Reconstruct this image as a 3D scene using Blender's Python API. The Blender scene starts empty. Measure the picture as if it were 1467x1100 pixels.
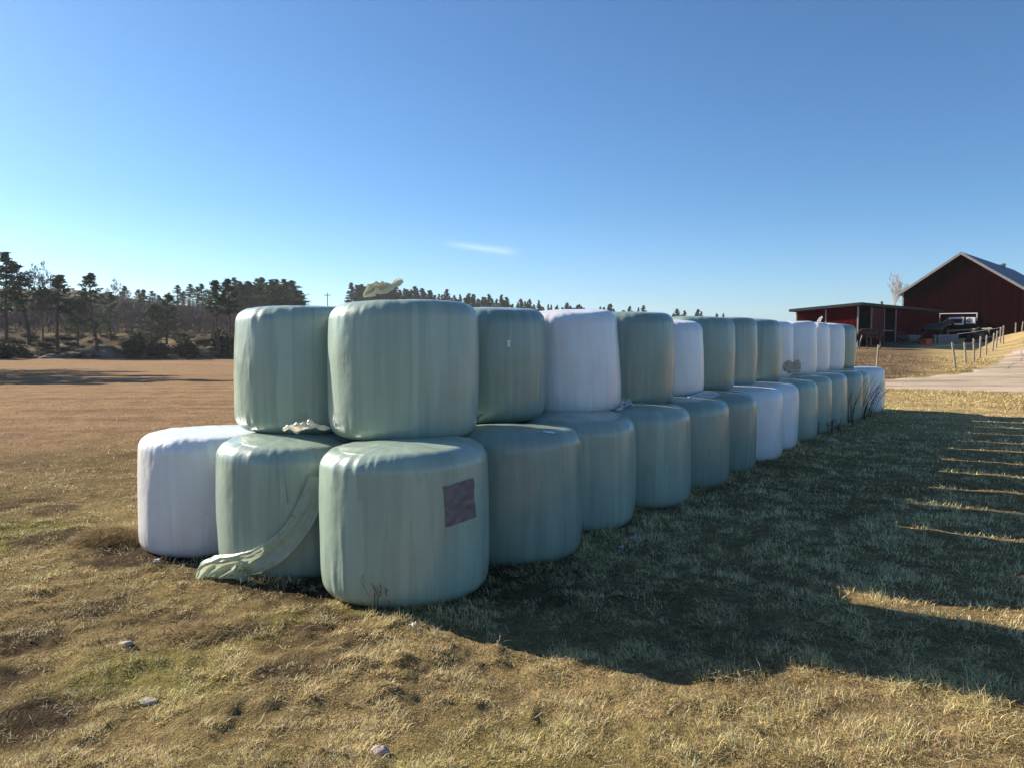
import bpy, math, random
import numpy as np
from mathutils import Vector, Matrix
R = math.radians
sc = bpy.context.scene
COL = sc.collection
CAM_H = 1.96
F = 1080.0
PITCH = math.atan(70 / F)
CP, SP = math.cos(PITCH), math.sin(PITCH)
SUN_EL = R(25.8)
SUN_H = Vector((-1, 0.56, 0)).normalized()          # horizontal direction to the sun

# ------------------------------------------------------------------ noise
def _h(i, j, k, s):
    n = (i.astype(np.int64) * 374761393 + j.astype(np.int64) * 668265263 + k.astype(np.int64) * 974634777 + s * 362437) & 0xffffffff
    n = ((n ^ (n >> 13)) * 1274126177) & 0xffffffff
    n = ((n ^ (n >> 15)) * 2246822519) & 0xffffffff
    return ((n ^ (n >> 16)) & 0xffff) / 65535.0

def vn(x, y, z=0.0, s=0):
    x, y, z = np.broadcast_arrays(np.asarray(x, float), np.asarray(y, float), np.asarray(z, float))
    i, j, k = np.floor(x), np.floor(y), np.floor(z)
    a, b, c = x - i, y - j, z - k
    a, b, c = a*a*(3-2*a), b*b*(3-2*b), c*c*(3-2*c)
    r = 0
    for di in (0, 1):
        for dj in (0, 1):
            for dk in (0, 1):
                w = (a if di else 1-a) * (b if dj else 1-b) * (c if dk else 1-c)
                r = r + w * _h(i+di, j+dj, k+dk, s)
    return r * 2 - 1

def fbm(x, y, z=0.0, o=4, s=0):
    r, a, t = 0, 1.0, 0
    for n in range(o):
        r = r + a * vn(np.asarray(x) * 2**n, np.asarray(y) * 2**n, np.asarray(z) * 2**n, s + n)
        t += a; a *= .5
    return r / t

def S(a, b, x):
    t = np.clip((np.asarray(x, float) - a) / (b - a), 0, 1)
    return t*t*(3-2*t)

# ------------------------------------------------------------------ terrain
def field_edge(x, y, u):
    return 112 - 52 * S(-.62, -.95, u) + 5 * vn(x * .04, y * .04, 0, 9)

def T(x, y):
    x = np.asarray(x, float); y = np.asarray(y, float)
    d = np.maximum(y, .01)
    u = np.clip(x / np.maximum(y, 2.0), -3, 3)
    r = np.hypot(x, y)
    fr = S(0, 6, y)
    z = -0.10 * S(-0.6, -3.2, x) * S(30, 12, r)
    wl = 1 - S(-0.15, 0.25, u)
    z = z - .06 * np.exp(-((x - .4) ** 2 + 2 * (y - 4.4) ** 2) / 1.4)
    z = z - 1.6 * S(8, 105, r) * wl * fr
    edge = field_edge(x, y, u)
    z = z + (3.0 + .9 * fbm(x * .06, y * .06, 0, 3, 3) + .9 * fbm(x * .4, y * .4, 0, 4, 4)) * S(-1, 24, d - edge) * wl * fr
    z = z + 7.2 * S(135, 260, r) * (1 - S(-0.33, -0.22, u)) * fr
    ridge = np.interp(u, [-.32, -.22, -.2, .0, .27, .38, .5], [9, 10, 14.2, 11.8, 6.0, 1.5, 1.2])
    z = z + ridge * S(260, 400, r) * (1 - S(.3, .45, u)) * S(-.5, -.25, u) * fr + 14 * S(280, 420, r) * (1 - S(-.6, -.3, u)) * fr
    wr = S(.18, .42, u)
    q = np.maximum(d - 28, 0)
    z = z + wr * fr * 0.043 * (np.sqrt(q*q + 4) - 2) * np.where(d < 66, 1, 66 / d)
    z = z + fr * 1.1 * S(.615, .72, u) * S(34, 62, d)
    return z

def bumps(x, y):
    r = np.hypot(x, y)
    f = S(60, 8, r)
    g = fbm(x * 1.5 + .5 * y, y * 1.9, 0, 4, 21)
    b = .055 * np.abs(g) ** .8 * np.sign(g) + .026 * fbm(x * 4.5, y * 5, 0, 2, 33) * S(26, 9, r) + .026 * fbm(x * 10, y * 12, 0, 3, 31) * S(18, 5, r)
    left = 1 - .45 * S(-.5, 2.5, x)
    b = np.where(b < -.012, -.012 + .35 * (b + .012), b)
    return b * (.35 + .65 * f) * left

def Tz(x, y): return float(T(x, y))

def pix(px, py, depth):
    u, v = (px - 733.5) / F, -(py - 550) / F
    dx, dy, dz = u, CP + v * SP, -SP + v * CP
    t = depth / dy
    return Vector((dx*t, depth, CAM_H + dz*t))

def gnd(px, py):
    u, v = (px - 733.5) / F, -(py - 550) / F
    dx, dy, dz = u, CP + v * SP, -SP + v * CP
    t = 2.0
    while t < 500:
        if CAM_H + dz*t < Tz(dx*t, dy*t): break
        t *= 1.002
    return Vector((dx*t, dy*t, Tz(dx*t, dy*t)))

def atd(px, depth, dz=0.0):
    x = (px - 733.5) / F * (depth * CP + .06)
    return Vector((x, depth, Tz(x, depth) + dz))

# ------------------------------------------------------------------ object helpers
def mesh(name, verts, faces, mat=None, smooth=False):
    me = bpy.data.meshes.new(name)
    if isinstance(verts, np.ndarray): verts = verts.tolist()
    if isinstance(faces, np.ndarray): faces = faces.tolist()
    me.from_pydata(verts, [], faces)
    if mat: me.materials.append(mat)
    if smooth: me.polygons.foreach_set('use_smooth', [True] * len(me.polygons))
    me.update()
    return me

def ob(name, me, parent=None, loc=None):
    o = bpy.data.objects.new(name, me); COL.objects.link(o)
    if parent is not None: o.parent = parent
    if loc is not None: o.location = loc
    return o

def tag(o, label=None, cat=None, group=None, kind=None):
    if label: o['label'] = label
    if cat: o['category'] = cat
    if group: o['group'] = group
    if kind: o['kind'] = kind
    return o

def empty(name, loc, rz=0.0):
    o = bpy.data.objects.new(name, None); COL.objects.link(o)
    o.location = loc; o.rotation_euler = (0, 0, rz); o.empty_display_size = .2
    return o

def dup(root, loc, rz=0.0, scale=None):
    r = root.copy(); COL.objects.link(r)
    r.location = loc; r.rotation_euler = (0, 0, rz)
    if scale is not None: r.scale = scale
    for ch in list(root.children):
        c = ch.copy(); COL.objects.link(c); c.parent = r
        for g in list(ch.children):
            d = g.copy(); COL.objects.link(d); d.parent = c
    return r

class MB:
    def __init__(s): s.v = []; s.f = []
    def add(s, vs, fs):
        n = len(s.v); s.v += [tuple(v) for v in vs]; s.f += [tuple(i + n for i in f) for f in fs]
    def box(s, a, b):
        x0, y0, z0 = a; x1, y1, z1 = b
        s.add([(x0,y0,z0),(x1,y0,z0),(x1,y1,z0),(x0,y1,z0),(x0,y0,z1),(x1,y0,z1),(x1,y1,z1),(x0,y1,z1)],
              [(3,2,1,0),(4,5,6,7),(0,1,5,4),(1,2,6,5),(2,3,7,6),(3,0,4,7)])
    def tube(s, pts, rad, n=7, cap=True):
        pts = [Vector(p) for p in pts]
        if not hasattr(rad, '__len__'): rad = [rad] * len(pts)
        rings = []
        up = Vector((0, 0, 1))
        for i, p in enumerate(pts):
            t = (pts[min(i+1, len(pts)-1)] - pts[max(i-1, 0)])
            t = t.normalized() if t.length > 1e-9 else up
            a = t.cross(Vector((.31, .95, .05)))
            if a.length < .1: a = t.cross(Vector((1, 0, 0)))
            a.normalize(); b = t.cross(a)
            rings.append([p + (a * math.cos(2*math.pi*k/n) + b * math.sin(2*math.pi*k/n)) * rad[i] for k in range(n)])
        vs = [v for r in rings for v in r]; fs = []
        for i in range(len(pts) - 1):
            for k in range(n):
                fs.append((i*n+k, i*n+(k+1) % n, (i+1)*n+(k+1) % n, (i+1)*n+k))
        if cap:
            fs.append(tuple(range(n-1, -1, -1))); fs.append(tuple((len(pts)-1)*n + k for k in range(n)))
        s.add(vs, fs)
    def build(s, name, mat, parent=None, smooth=False, loc=None):
        return ob(name, mesh(name, s.v, s.f, mat, smooth), parent, loc)

# ------------------------------------------------------------------ materials
class N:
    def __init__(s, name):
        s.m = bpy.data.materials.new(name); s.m.use_nodes = True
        s.t = s.m.node_tree; s.b = s.t.nodes['Principled BSDF']
    def n(s, typ, **kw):
        o = s.t.nodes.new(typ)
        for k, v in kw.items():
            if k in o.inputs: o.inputs[k].default_value = v
            else: setattr(o, k, v)
        return o
    def l(s, a, b): s.t.links.new(a, b)
    def noise(s, vec, scale, detail=3, rough=.55, w=None):
        o = s.n('ShaderNodeTexNoise'); o.noise_dimensions = '4D' if w is not None else '3D'
        o.inputs['Scale'].default_value = scale; o.inputs['Detail'].default_value = detail; o.inputs['Roughness'].default_value = rough
        if vec is not None: s.l(vec, o.inputs['Vector'])
        if w is not None: s.l(w, o.inputs['W'])
        return o.outputs['Fac']
    def ramp(s, fac, stops, const=False):
        o = s.n('ShaderNodeValToRGB'); e = o.color_ramp.elements
        if const: o.color_ramp.interpolation = 'CONSTANT'
        while len(e) < len(stops): e.new(.5)
        for k, (p, c) in enumerate(stops):
            e[k].position = p; e[k].color = (*c, 1) if hasattr(c, '__len__') else (c, c, c, 1)
        s.l(fac, o.inputs['Fac']); return o.outputs['Color']
    def mix(s, fac, a, b, mode='MIX'):
        o = s.n('ShaderNodeMix', data_type='RGBA', blend_type=mode)
        for sock, v in ((o.inputs[0], fac), (o.inputs[6], a), (o.inputs[7], b)):
            if hasattr(v, 'links'): s.l(v, sock)
            else: sock.default_value = (*v, 1) if hasattr(v, '__len__') else v
        return o.outputs[2]
    def math(s, op, a, b=0.0):
        o = s.n('ShaderNodeMath', operation=op)
        for k, v in enumerate((a, b)):
            if hasattr(v, 'links'): s.l(v, o.inputs[k])
            else: o.inputs[k].default_value = v
        return o.outputs[0]
    def bump(s, h, strength, dist=.02, prev=None):
        o = s.n('ShaderNodeBump'); o.inputs['Strength'].default_value = strength; o.inputs['Distance'].default_value = dist
        s.l(h, o.inputs['Height'])
        if prev is not None: s.l(prev, o.inputs['Normal'])
        return o.outputs['Normal']
    def set(s, col=None, rough=None, spec=None, normal=None, **kw):
        for k, v in (('Base Color', col), ('Roughness', rough), ('Specular IOR Level', spec), ('Normal', normal), *kw.items()):
            if v is None: continue
            if hasattr(v, 'links'): s.l(v, s.b.inputs[k])
            else: s.b.inputs[k].default_value = (*v, 1) if hasattr(v, '__len__') else v
        return s.m
    def obj(s): return s.n('ShaderNodeTexCoord').outputs['Object']
    def rnd(s): return s.n('ShaderNodeObjectInfo').outputs['Random']

def plain(name, col, rough=.7, var=.25, scale=6.0, spec=.3, bump=0.0, **kw):
    k = N(name); v = k.obj()
    f = k.noise(v, scale, 4)
    c = k.ramp(f, [(.25, [x * (1-var) for x in col]), (.75, [min(1, x * (1+var)) for x in col])])
    nm = k.bump(f, bump) if bump else None
    return k.set(c, rough, spec, nm, **kw)

def film(name, base, alt):
    k = N(name); v = k.obj()
    w = k.math('MULTIPLY', k.rnd(), 60.0)
    fl = k.n('ShaderNodeVectorMath', operation='MULTIPLY'); k.l(v, fl.inputs[0]); fl.inputs[1].default_value = (1, 1, 0)
    nz = k.n('ShaderNodeVectorMath', operation='NORMALIZE'); k.l(fl.outputs[0], nz.inputs[0])
    sp = k.n('ShaderNodeSeparateXYZ'); k.l(v, sp.inputs[0])
    def cyl(zs):
        cz = k.n('ShaderNodeCombineXYZ'); k.l(k.math('MULTIPLY', sp.outputs[2], zs), cz.inputs[2])
        a = k.n('ShaderNodeVectorMath', operation='ADD'); k.l(nz.outputs[0], a.inputs[0]); k.l(cz.outputs[0], a.inputs[1])
        return a.outputs[0]
    band = k.noise(cyl(.10), 3.2, 2, .5, w)
    streak = k.noise(cyl(.045), 16, 5, .65, w)
    fine = k.noise(cyl(.025), 55, 4, .7, w)
    bz = k.n('ShaderNodeMapping'); k.l(v, bz.inputs[0]); bz.inputs['Scale'].default_value = (1, 1, .45)
    blotch = k.noise(bz.outputs[0], 2.6, 5, .62, w)
    fb = k.ramp(band, [(0, .15), (.40, .0), (.408, .55), (.50, .6), (.508, 1.0), (.60, .85), (.608, .1), (1, .35)])
    c = k.mix(fb, base, alt)
    c = k.mix(k.math('MULTIPLY', k.ramp(streak, [(.35, 0), (.75, 1)]), .35), c, [min(1, x * 1.22 + .01) for x in base])
    dusty = [x * .74 for x in base]; dusty[0] *= 1.20
    c = k.mix(k.math('MULTIPLY', k.ramp(blotch, [(.47, 0), (.68, 1)]), .50), c, dusty)
    # dust and rain marks low on the wall
    low = k.ramp(k.math('ADD', sp.outputs[2], k.math('MULTIPLY', k.math('SUBTRACT', streak, .5), .5)), [(.02, 1), (.30, 0)])
    c = k.mix(k.math('MULTIPLY', low, .28), c, [base[0] * .62, base[1] * .55, base[2] * .50])
    hv = k.mix(.45, streak, fine)
    nm = k.bump(hv, .20, .012)
    # wind folds across the top
    tv = k.n('ShaderNodeMapping'); k.l(v, tv.inputs[0]); tv.inputs['Scale'].default_value = (1.2, 14, 5); tv.inputs['Rotation'].default_value = (0, 0, .7)
    top = k.noise(tv.outputs[0], 2.2, 4, .6, w)
    nm = k.bump(top, .26, .014, nm)
    nm = k.bump(k.noise(v, 3.0, 3, .55, w), .22, .06, nm)
    ro = k.ramp(k.noise(v, 4, 4, .6, w), [(.3, .27), (.7, .44)])
    return k.set(c, ro, .5, nm, **{'Coat Weight': .55, 'Coat Roughness': .17})

M = {}
M['green_film'] = film('green_film', [.355, .460, .370], [.262, .350, .290])
M['dark_green_film'] = film('dark_green_film', [.262, .350, .290], [.205, .280, .232])
M['white_film'] = film('white_film', [.80, .81, .80], [.75, .76, .76])
def scrapmat(name, col, tr=.35):
    k = N(name); v = k.obj()
    f = k.noise(v, 14, 4)
    c = k.ramp(f, [(.3, [x * .8 for x in col]), (.7, col)])
    k.set(c, .38, .5, k.bump(k.noise(v, 30, 3), .4, .01))
    t = k.n('ShaderNodeBsdfTranslucent'); k.l(c, t.inputs['Color'])
    mx = k.n('ShaderNodeMixShader'); mx.inputs[0].default_value = tr
    k.l(k.b.outputs[0], mx.inputs[1]); k.l(t.outputs[0], mx.inputs[2])
    k.l(mx.outputs[0], k.t.nodes['Material Output'].inputs['Surface'])
    return k.m
M['strip_film'] = scrapmat('strip_film', [.56, .62, .46])
M['cream_film'] = scrapmat('cream_film', [.80, .76, .62])
M['white_scrap'] = scrapmat('white_scrap', [.80, .80, .80])
M['tape'] = plain('tape', [.155, .125, .135], .38, .16, 5, .5, .3)

def colmat(name, rough=.9, spec=.15, extra=None, trans=0.0):
    k = N(name)
    a = k.n('ShaderNodeAttribute'); a.attribute_name = 'col'
    c = a.outputs['Color']
    if extra: c = extra(k, c)
    k.set(c, rough, spec)
    if trans:
        t = k.n('ShaderNodeBsdfTranslucent'); k.l(c, t.inputs['Color'])
        mx = k.n('ShaderNodeMixShader'); mx.inputs[0].default_value = trans
        k.l(k.b.outputs[0], mx.inputs[1]); k.l(t.outputs[0], mx.inputs[2])
        k.l(mx.outputs[0], k.t.nodes['Material Output'].inputs['Surface'])
    return k.m
def ground_extra(k, c):
    v = k.obj()
    n1 = k.noise(v, 1.4, 6, .7); n2 = k.noise(v, 14, 5, .75); n3 = k.noise(v, 60, 3, .7)
    mp = k.n('ShaderNodeMapping'); k.l(v, mp.inputs[0]); mp.inputs['Rotation'].default_value = (0, 0, R(20)); mp.inputs['Scale'].default_value = (.12, 1.0, 1)
    n4 = k.noise(mp.outputs[0], .9, 4, .6)
    c = k.mix(1.0, c, k.ramp(n1, [(.3, (.74, .74, .76)), (.7, (1.22, 1.20, 1.12))]), 'MULTIPLY')
    c = k.mix(1.0, c, k.ramp(n4, [(.32, .74), (.5, 1.0), (.68, 1.14)]), 'MULTIPLY')
    c = k.mix(1.0, c, k.ramp(n2, [(.30, .55), (.70, 1.32)]), 'MULTIPLY')
    c = k.mix(1.0, c, k.ramp(n3, [(.3, .7), (.7, 1.25)]), 'MULTIPLY')
    nm = k.bump(k.mix(.5, n2, n3), 1.0, .06)
    k.l(nm, k.b.inputs['Normal'])
    return c
M['ground'] = colmat('ground', 1.0, .02, ground_extra)
M['grass'] = colmat('grass', .95, .03, None, .22)

def gravel():
    k = N('gravel'); v = k.obj()
    n1 = k.noise(v, .5, 4, .6); n2 = k.noise(v, 25, 4, .75)
    mp = k.n('ShaderNodeMapping'); k.l(v, mp.inputs[0]); mp.inputs['Scale'].default_value = (.06, 1.1, 1); mp.inputs['Rotation'].default_value = (0, 0, R(-8))
    n3 = k.noise(mp.outputs[0], 1.0, 3, .5)
    c = k.ramp(n1, [(.3, (.46, .355, .25)), (.7, (.60, .475, .345))])
    c = k.mix(1.0, c, k.ramp(n3, [(.35, .66), (.65, 1.14)]), 'MULTIPLY')
    c = k.mix(1.0, c, k.ramp(n2, [(.3, .60), (.7, 1.25)]), 'MULTIPLY')
    return k.set(c, .95, .1, k.bump(n2, .6, .03))
M['gravel'] = gravel()

def boards(name, col, w=.16, var=.35):
    k = N(name); v = k.obj(); sp = k.n('ShaderNodeSeparateXYZ'); k.l(v, sp.inputs[0])
    s_ = k.math('DIVIDE', k.math('ADD', sp.outputs[0], sp.outputs[1]), w)
    idx = k.math('FLOOR', s_); fr = k.math('FRACT', s_)
    wn = k.n('ShaderNodeTexWhiteNoise', noise_dimensions='1D'); k.l(idx, wn.inputs['W'])
    mp = k.n('ShaderNodeMapping'); k.l(v, mp.inputs[0]); mp.inputs['Scale'].default_value = (9, 9, .5)
    g = k.noise(mp.outputs[0], 1.3, 5, .7)
    c = k.ramp(wn.outputs[0], [(0, [x * (1-var) for x in col]), (1, [x * (1+var) for x in col])])
    c = k.mix(1.0, c, k.ramp(g, [(.3, .7), (.75, 1.35)]), 'MULTIPLY')
    gap = k.ramp(fr, [(0, 0), (.07, 1), (.93, 1), (1, 0)])
    return k.set(c, 1.0, .04, k.bump(gap, .45, .02))
M['barn_red_shaded'] = boards('barn_red_shaded', [.017, .0008, .0013])  # red darkened so the gable's shade sits in the paint colour
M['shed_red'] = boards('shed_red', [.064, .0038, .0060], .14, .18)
M['door_pink'] = boards('door_pink', [.10, .030, .036], .2, .12)
M['dark_wood'] = plain('dark_wood', [.025, .017, .015], .8)
M['trim'] = plain('trim', [.30, .28, .27], .7)
M['white_paint'] = plain('white_paint', [.78, .78, .78], .5, .06)
M['grey_plastic'] = plain('grey_plastic', [.16, .17, .20], .5, .1)
M['steel'] = plain('steel', [.20, .21, .23], .45, .2, 3, .5, 0, Metallic=.5)
def roofmat():
    k = N('sheet_roof'); v = k.obj(); sp = k.n('ShaderNodeSeparateXYZ'); k.l(v, sp.inputs[0])
    fr = k.math('FRACT', k.math('MULTIPLY', sp.outputs[1], 3.2))
    c = k.ramp(k.noise(v, 1.2, 4), [(.3, (.085, .115, .15)), (.7, (.12, .15, .185))])
    return k.set(c, .5, .4, k.bump(k.ramp(fr, [(0, 0), (.5, 1), (1, 0)]), .6, .04))
M['sheet_roof'] = roofmat()
M['roof_felt'] = plain('roof_felt', [.035, .038, .042], .8)
M['glass'] = plain('glass', [.02, .025, .03], .08, .1, 2, .8)
M['post_wood'] = plain('post_wood', [.30, .255, .20], .85, .35, 14, .15, .3)
M['tape_line'] = plain('tape_line', [.52, .50, .47], .6, .1)
M['red_plastic'] = plain('red_plastic', [.75, .07, .05], .4, .1)
M['horse_brown'] = plain('horse_brown', [.026, .010, .006], .5, .3, 3, .4)
M['horse_black'] = plain('horse_black', [.006, .0055, .006], .45, .3, 3, .4)
M['horse_hair'] = plain('horse_hair', [.022, .014, .011], .6, .3, 12)
M['hoof'] = plain('hoof', [.05, .04, .035], .6)
M['bark'] = plain('bark', [.105, .075, .058], .9, .4, 5, .1, .4)
M['pale_bark'] = plain('pale_bark', [.30, .26, .23], .9, .3, 5, .1)
M['grey_bark'] = plain('grey_bark', [.15, .125, .112], .9, .3, 5, .1)
M['birch_bark'] = plain('birch_bark', [.50, .45, .42], .8, .35, 6, .1)
def leafmat(name, a, b):
    k = N(name); v = k.obj()
    f = k.noise(v, .8, 3); f2 = k.noise(v, 9, 2)
    c = k.mix(1.0, k.ramp(f, [(.3, a), (.7, b)]), k.ramp(f2, [(.3, .6), (.7, 1.5)]), 'MULTIPLY')
    c = k.mix(k.math('MULTIPLY', k.rnd(), .35), c, [a[0] * 1.25, a[1] * 1.0, a[2] * .9])
    k.set(c, .7, .2)
    t = k.n('ShaderNodeBsdfTranslucent'); k.l(c, t.inputs['Color'])
    mx = k.n('ShaderNodeMixShader'); mx.inputs[0].default_value = .3
    k.l(k.b.outputs[0], mx.inputs[1]); k.l(t.outputs[0], mx.inputs[2]); k.l(mx.outputs[0], k.t.nodes['Material Output'].inputs['Surface'])
    return k.m
M['needles'] = leafmat('needles', [.034, .060, .034], [.066, .095, .050])
M['spruce_needles'] = leafmat('spruce_needles', [.018, .032, .020], [.034, .050, .028])
M['heather'] = leafmat('heather', [.095, .070, .046], [.150, .115, .070])
M['juniper'] = leafmat('juniper', [.022, .030, .018], [.042, .050, .026])
M['brushwood'] = plain('brushwood', [.125, .092, .092], .9, .3, .15, .1)
M['stone'] = plain('stone', [.44, .34, .30], .85, .35, 12, .2, .5)
M['grey_stone'] = plain('grey_stone', [.42, .37, .29], .85, .35, 12, .2, .5)
M['rock'] = plain('rock', [.13, .125, .105], .9, .45, 1.2, .1, .6)
M['dead_stalk'] = plain('dead_stalk', [.10, .065, .045], .8, .3, 20)
M['pale_stalk'] = plain('pale_stalk', [.55, .47, .34], .8, .2, 20)
M['hay'] = plain('hay', [.46, .40, .31], .9, .5, 30, .1, 1.0)
M['dark_heap'] = plain('dark_heap', [.035, .03, .026], .95, .5, 3, .1, .8)

# ------------------------------------------------------------------ bales
E1 = Vector((math.sin(R(35.6)), math.cos(R(35.6)), 0))     # along the stack
E2 = Vector((-E1.y, E1.x, 0))                              # across, away from the camera's right
H_LOW, H_UP, RB = 1.115, 1.145, .63

def fit(c, r, zc, px):
    """slide a bale a little across the row so that its right flank meets the sight line px"""
    u = (px - 733.5) / F
    s = 0.0
    for _ in range(40):
        p = c - E2 * s
        y = p.y * CP + (CAM_H - zc) * SP
        a = math.atan2(p.x, y) + math.asin(min(.9, r / math.hypot(p.x, y)))
        s += (u - math.tan(a)) * y * .8
        s = max(-.25, min(.25, s))
    return c - E2 * s

def bale_mesh(name, mat, r, h, seed, res=1.0, dome=.02, top_r=.135, bot_r=.12):
    nt = int(150 * res); rng = np.random.RandomState(seed)
    prof = []
    def arc(r_, z0, a0, a1, n, cx, cz):
        for k in range(n):
            a = a0 + (a1 - a0) * k / (n - 1)
            prof.append((cx + r_ * math.cos(a), cz + r_ * math.sin(a)))
    nb = max(4, int(9 * res))
    for k in range(max(2, int(4 * res))): prof.append((r * .1 + (r - bot_r - r * .1) * k / max(2, int(4 * res)), 0.0))
    arc(bot_r, 0, -math.pi/2, 0, nb, r - bot_r, bot_r)
    ns = max(5, int(24 * res))
    for k in range(1, ns): prof.append((r, bot_r + (h - bot_r - top_r) * k / ns))
    arc(top_r, 0, 0, math.pi/2, nb, r - top_r, h - top_r)
    nc = max(3, int(12 * res))
    for k in range(1, nc): prof.append(((r - top_r) * (1 - k / nc), h + dome * (1 - (1 - k / nc) ** 2)))
    P = np.array(prof); npf = len(P)
    th = np.linspace(0, 2*math.pi, nt, endpoint=False)
    TH, PR = np.meshgrid(th, P[:, 0]); _, PZ = np.meshgrid(th, P[:, 1])
    cs, sn = np.cos(TH), np.sin(TH)
    zz = PZ / h
    o = seed * 7.31
    w = S(.0, .12, zz) * 1.0
    bulge = .018 * np.sin(np.clip(zz, 0, 1) * math.pi) + .012 * (1 - zz) * S(0, .2, zz)
    lump = .017 * fbm(cs * 1.6 + o, sn * 1.6, zz * 1.3, 2, seed)
    fm = .25 + .75 * S(-.15, .45, vn(cs * 1.9 + o, sn * 1.9, zz * 1.6, seed + 15))
    flute = .5 * fm * (.0055 * vn(cs * 6 + o, sn * 6, zz * .9, seed + 5) + .0030 * vn(cs * 17 + o, sn * 17, zz * 1.2, seed + 7))
    crease = np.abs(vn(cs * 4.2 + o, sn * 4.2, zz * .55, seed + 25)); flute = flute + .006 * np.exp(-(crease / .030) ** 2) * S(.1, .5, vn(cs * 2 + 3, sn * 2 + o, zz * 2.2, seed + 26))
    pleat = (.0045 * vn(cs * 13 + o, sn * 13, zz * 2.0, seed + 8) + .0035 * vn(cs * 30 + o, sn * 30, zz * 2.0, seed + 9)) * (S(.72, .92, zz) + .7 * S(.25, .08, zz))
    sq = .010 * np.cos(3 * TH + rng.rand() * 6) + .008 * np.cos(2 * TH + rng.rand() * 6)
    RR = PR * (1 + (bulge + lump + flute + pleat + sq) / r)
    topw = S(.75, 1.0, zz) * S(r, r * .3, PR)
    ZZ = PZ + (.010 * fbm(cs * PR * 2.5 + o, sn * PR * 2.5, 3.3, 3, seed + 3) + .005 * vn((cs * .7 + sn * .7) * PR * 22, (cs * .7 - sn * .7) * PR * 3, 1.5, seed + 4)) * S(.6, 1, zz)
    tl = rng.normal(0, .012, 2)
    ZZ = ZZ + (cs * tl[0] + sn * tl[1]) * PR * S(.3, 1, zz) * 2
    V = np.stack([RR * cs, RR * sn, ZZ], -1).reshape(-1, 3)
    i = np.arange(npf - 1)[:, None]; j = np.arange(nt)[None, :]; j2 = (j + 1) % nt
    Fq = np.stack(np.broadcast_arrays(i * nt + j, i * nt + j2, (i + 1) * nt + j2, (i + 1) * nt + j), -1).reshape(-1, 4)
    V = V.tolist(); fs = Fq.tolist()
    V.append((0, 0, 0)); V.append((0, 0, float(ZZ[-1].mean())))
    a = len(V) - 2
    for q in range(nt):
        fs.append((a, (q + 1) % nt, q)); fs.append((a + 1, (npf - 1) * nt + q, (npf - 1) * nt + (q + 1) % nt))
    return mesh(name, V, fs, mat, True)

BALES = []
def bale(c, z, r, h, mat, seed, label, group, lean=(0, 0), res=1.0, **kw):
    o = ob('wrapped_bale', bale_mesh('wrapped_bale', M[mat], r, h, seed, res, **kw))
    o.location = (c.x, c.y, z)
    o.rotation_euler = (R(lean[0]), R(lean[1]), 0)
    tag(o, label, 'hay bale', group)
    BALES.append((c.x, c.y, r))
    return o

C0 = Vector((-.86, 5.9, 0))
low_px = [697, 833, 910, 991, 1044, 1083, 1121, 1145, 1171, 1192, 1213, 1235, 1246, 1268]
low_m = ['green_film', 'dark_green_film', 'green_film', 'green_film', 'dark_green_film', 'dark_green_film', 'white_film', 'white_film',
         'green_film', 'green_film', 'green_film', 'dark_green_film', 'green_film', 'white_film']
low_lab = ['pale green wrapped bale at the front corner bearing a dark purple tape patch',
           'smooth dark green bottom bale directly right of the bale with the purple patch',
           'green bottom bale below the tall leaning white bale of the upper row',
           'green bottom bale with the crumpled white film scrap lying on top at its left',
           'green bottom bale with a flat white film strip lying above it',
           'darkest green bottom bale, standing just before the two white bottom bales',
           'nearer of the two adjoining white bales in the bottom row',
           'farther of the two adjoining white bales in the bottom row',
           'green bottom bale standing right behind the pair of white bottom bales',
           'green bottom bale, second behind the pair of white bottom bales',
           'green bottom bale, third behind the white pair, left of the weedy bales',
           'dark green bottom bale partly covered by dry weed stems near the far end',
           'narrow strip of green bottom bale squeezed before the white end bale',
           'white bale at the far end of the bottom row with weeds leaning on it']
LOW = []
for i in range(14):
    c = fit(C0 + E1 * (1.3 * i), RB + .015, .55, low_px[i])
    zb = Tz(c.x, c.y) - .02
    rs = 1.5 if i == 0 else (1.1 if i < 4 else .6)
    LOW.append(bale(c, zb, RB, H_LOW + .02, low_m[i], 11 + i, low_lab[i], 'wrapped bales stacked in the bottom rows', (0, 0), rs))
c = C0 + E2 * 1.32
MID = bale(c, Tz(c.x, c.y) - .03, RB, H_LOW + .02, 'green_film', 40, 'green bottom bale with a long loose film strip trailing across its front', 'wrapped bales stacked in the bottom rows', (0, 0), 1.3)
c = C0 + E2 * 2.62
WHT = bale(c, Tz(c.x, c.y) - .02, RB, H_LOW + .02, 'white_film', 41, 'white bottom bale at the left end of the stack beside the field', 'wrapped bales stacked in the bottom rows', (0, 0), 1.3)

up_px = [683, 779, 890, 967, 1010, 1051, 1083, 1120, 1135, 1170, 1189, 1209, 1226]
up_m = ['green_film', 'dark_green_film', 'white_film', 'dark_green_film', 'white_film', 'dark_green_film', 'dark_green_film', 'dark_green_film',
        'white_film', 'white_film', 'white_film', 'white_film', 'dark_green_film']
up_lab = ['largest-looking green bale on top of the stack with a cream film tail on its top',
          'dark green upper bale with one small white scratch, between green bale and leaning white bale',
          'tall leaning white upper bale, the nearest white one of the top row',
          'dark green upper bale between the two nearest white upper bales',
          'small white upper bale sitting lower than its green neighbours',
          'first of three green upper bales in a run, right behind the small white bale',
          'middle one of the three adjoining green upper bales',
          'last of three green upper bales in a run, next to the torn white bales',
          'half hidden white upper bale with a torn brown patch at its lower right',
          'white upper bale torn open low on its left, brown hay showing',
          'narrow white upper bale under the upright white film tail',
          'white upper bale standing just before the green end bale',
          'green bale ending the top row in front of the red shed']
CU = Vector((-.97, 6.65, 0))
UP = []
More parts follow.
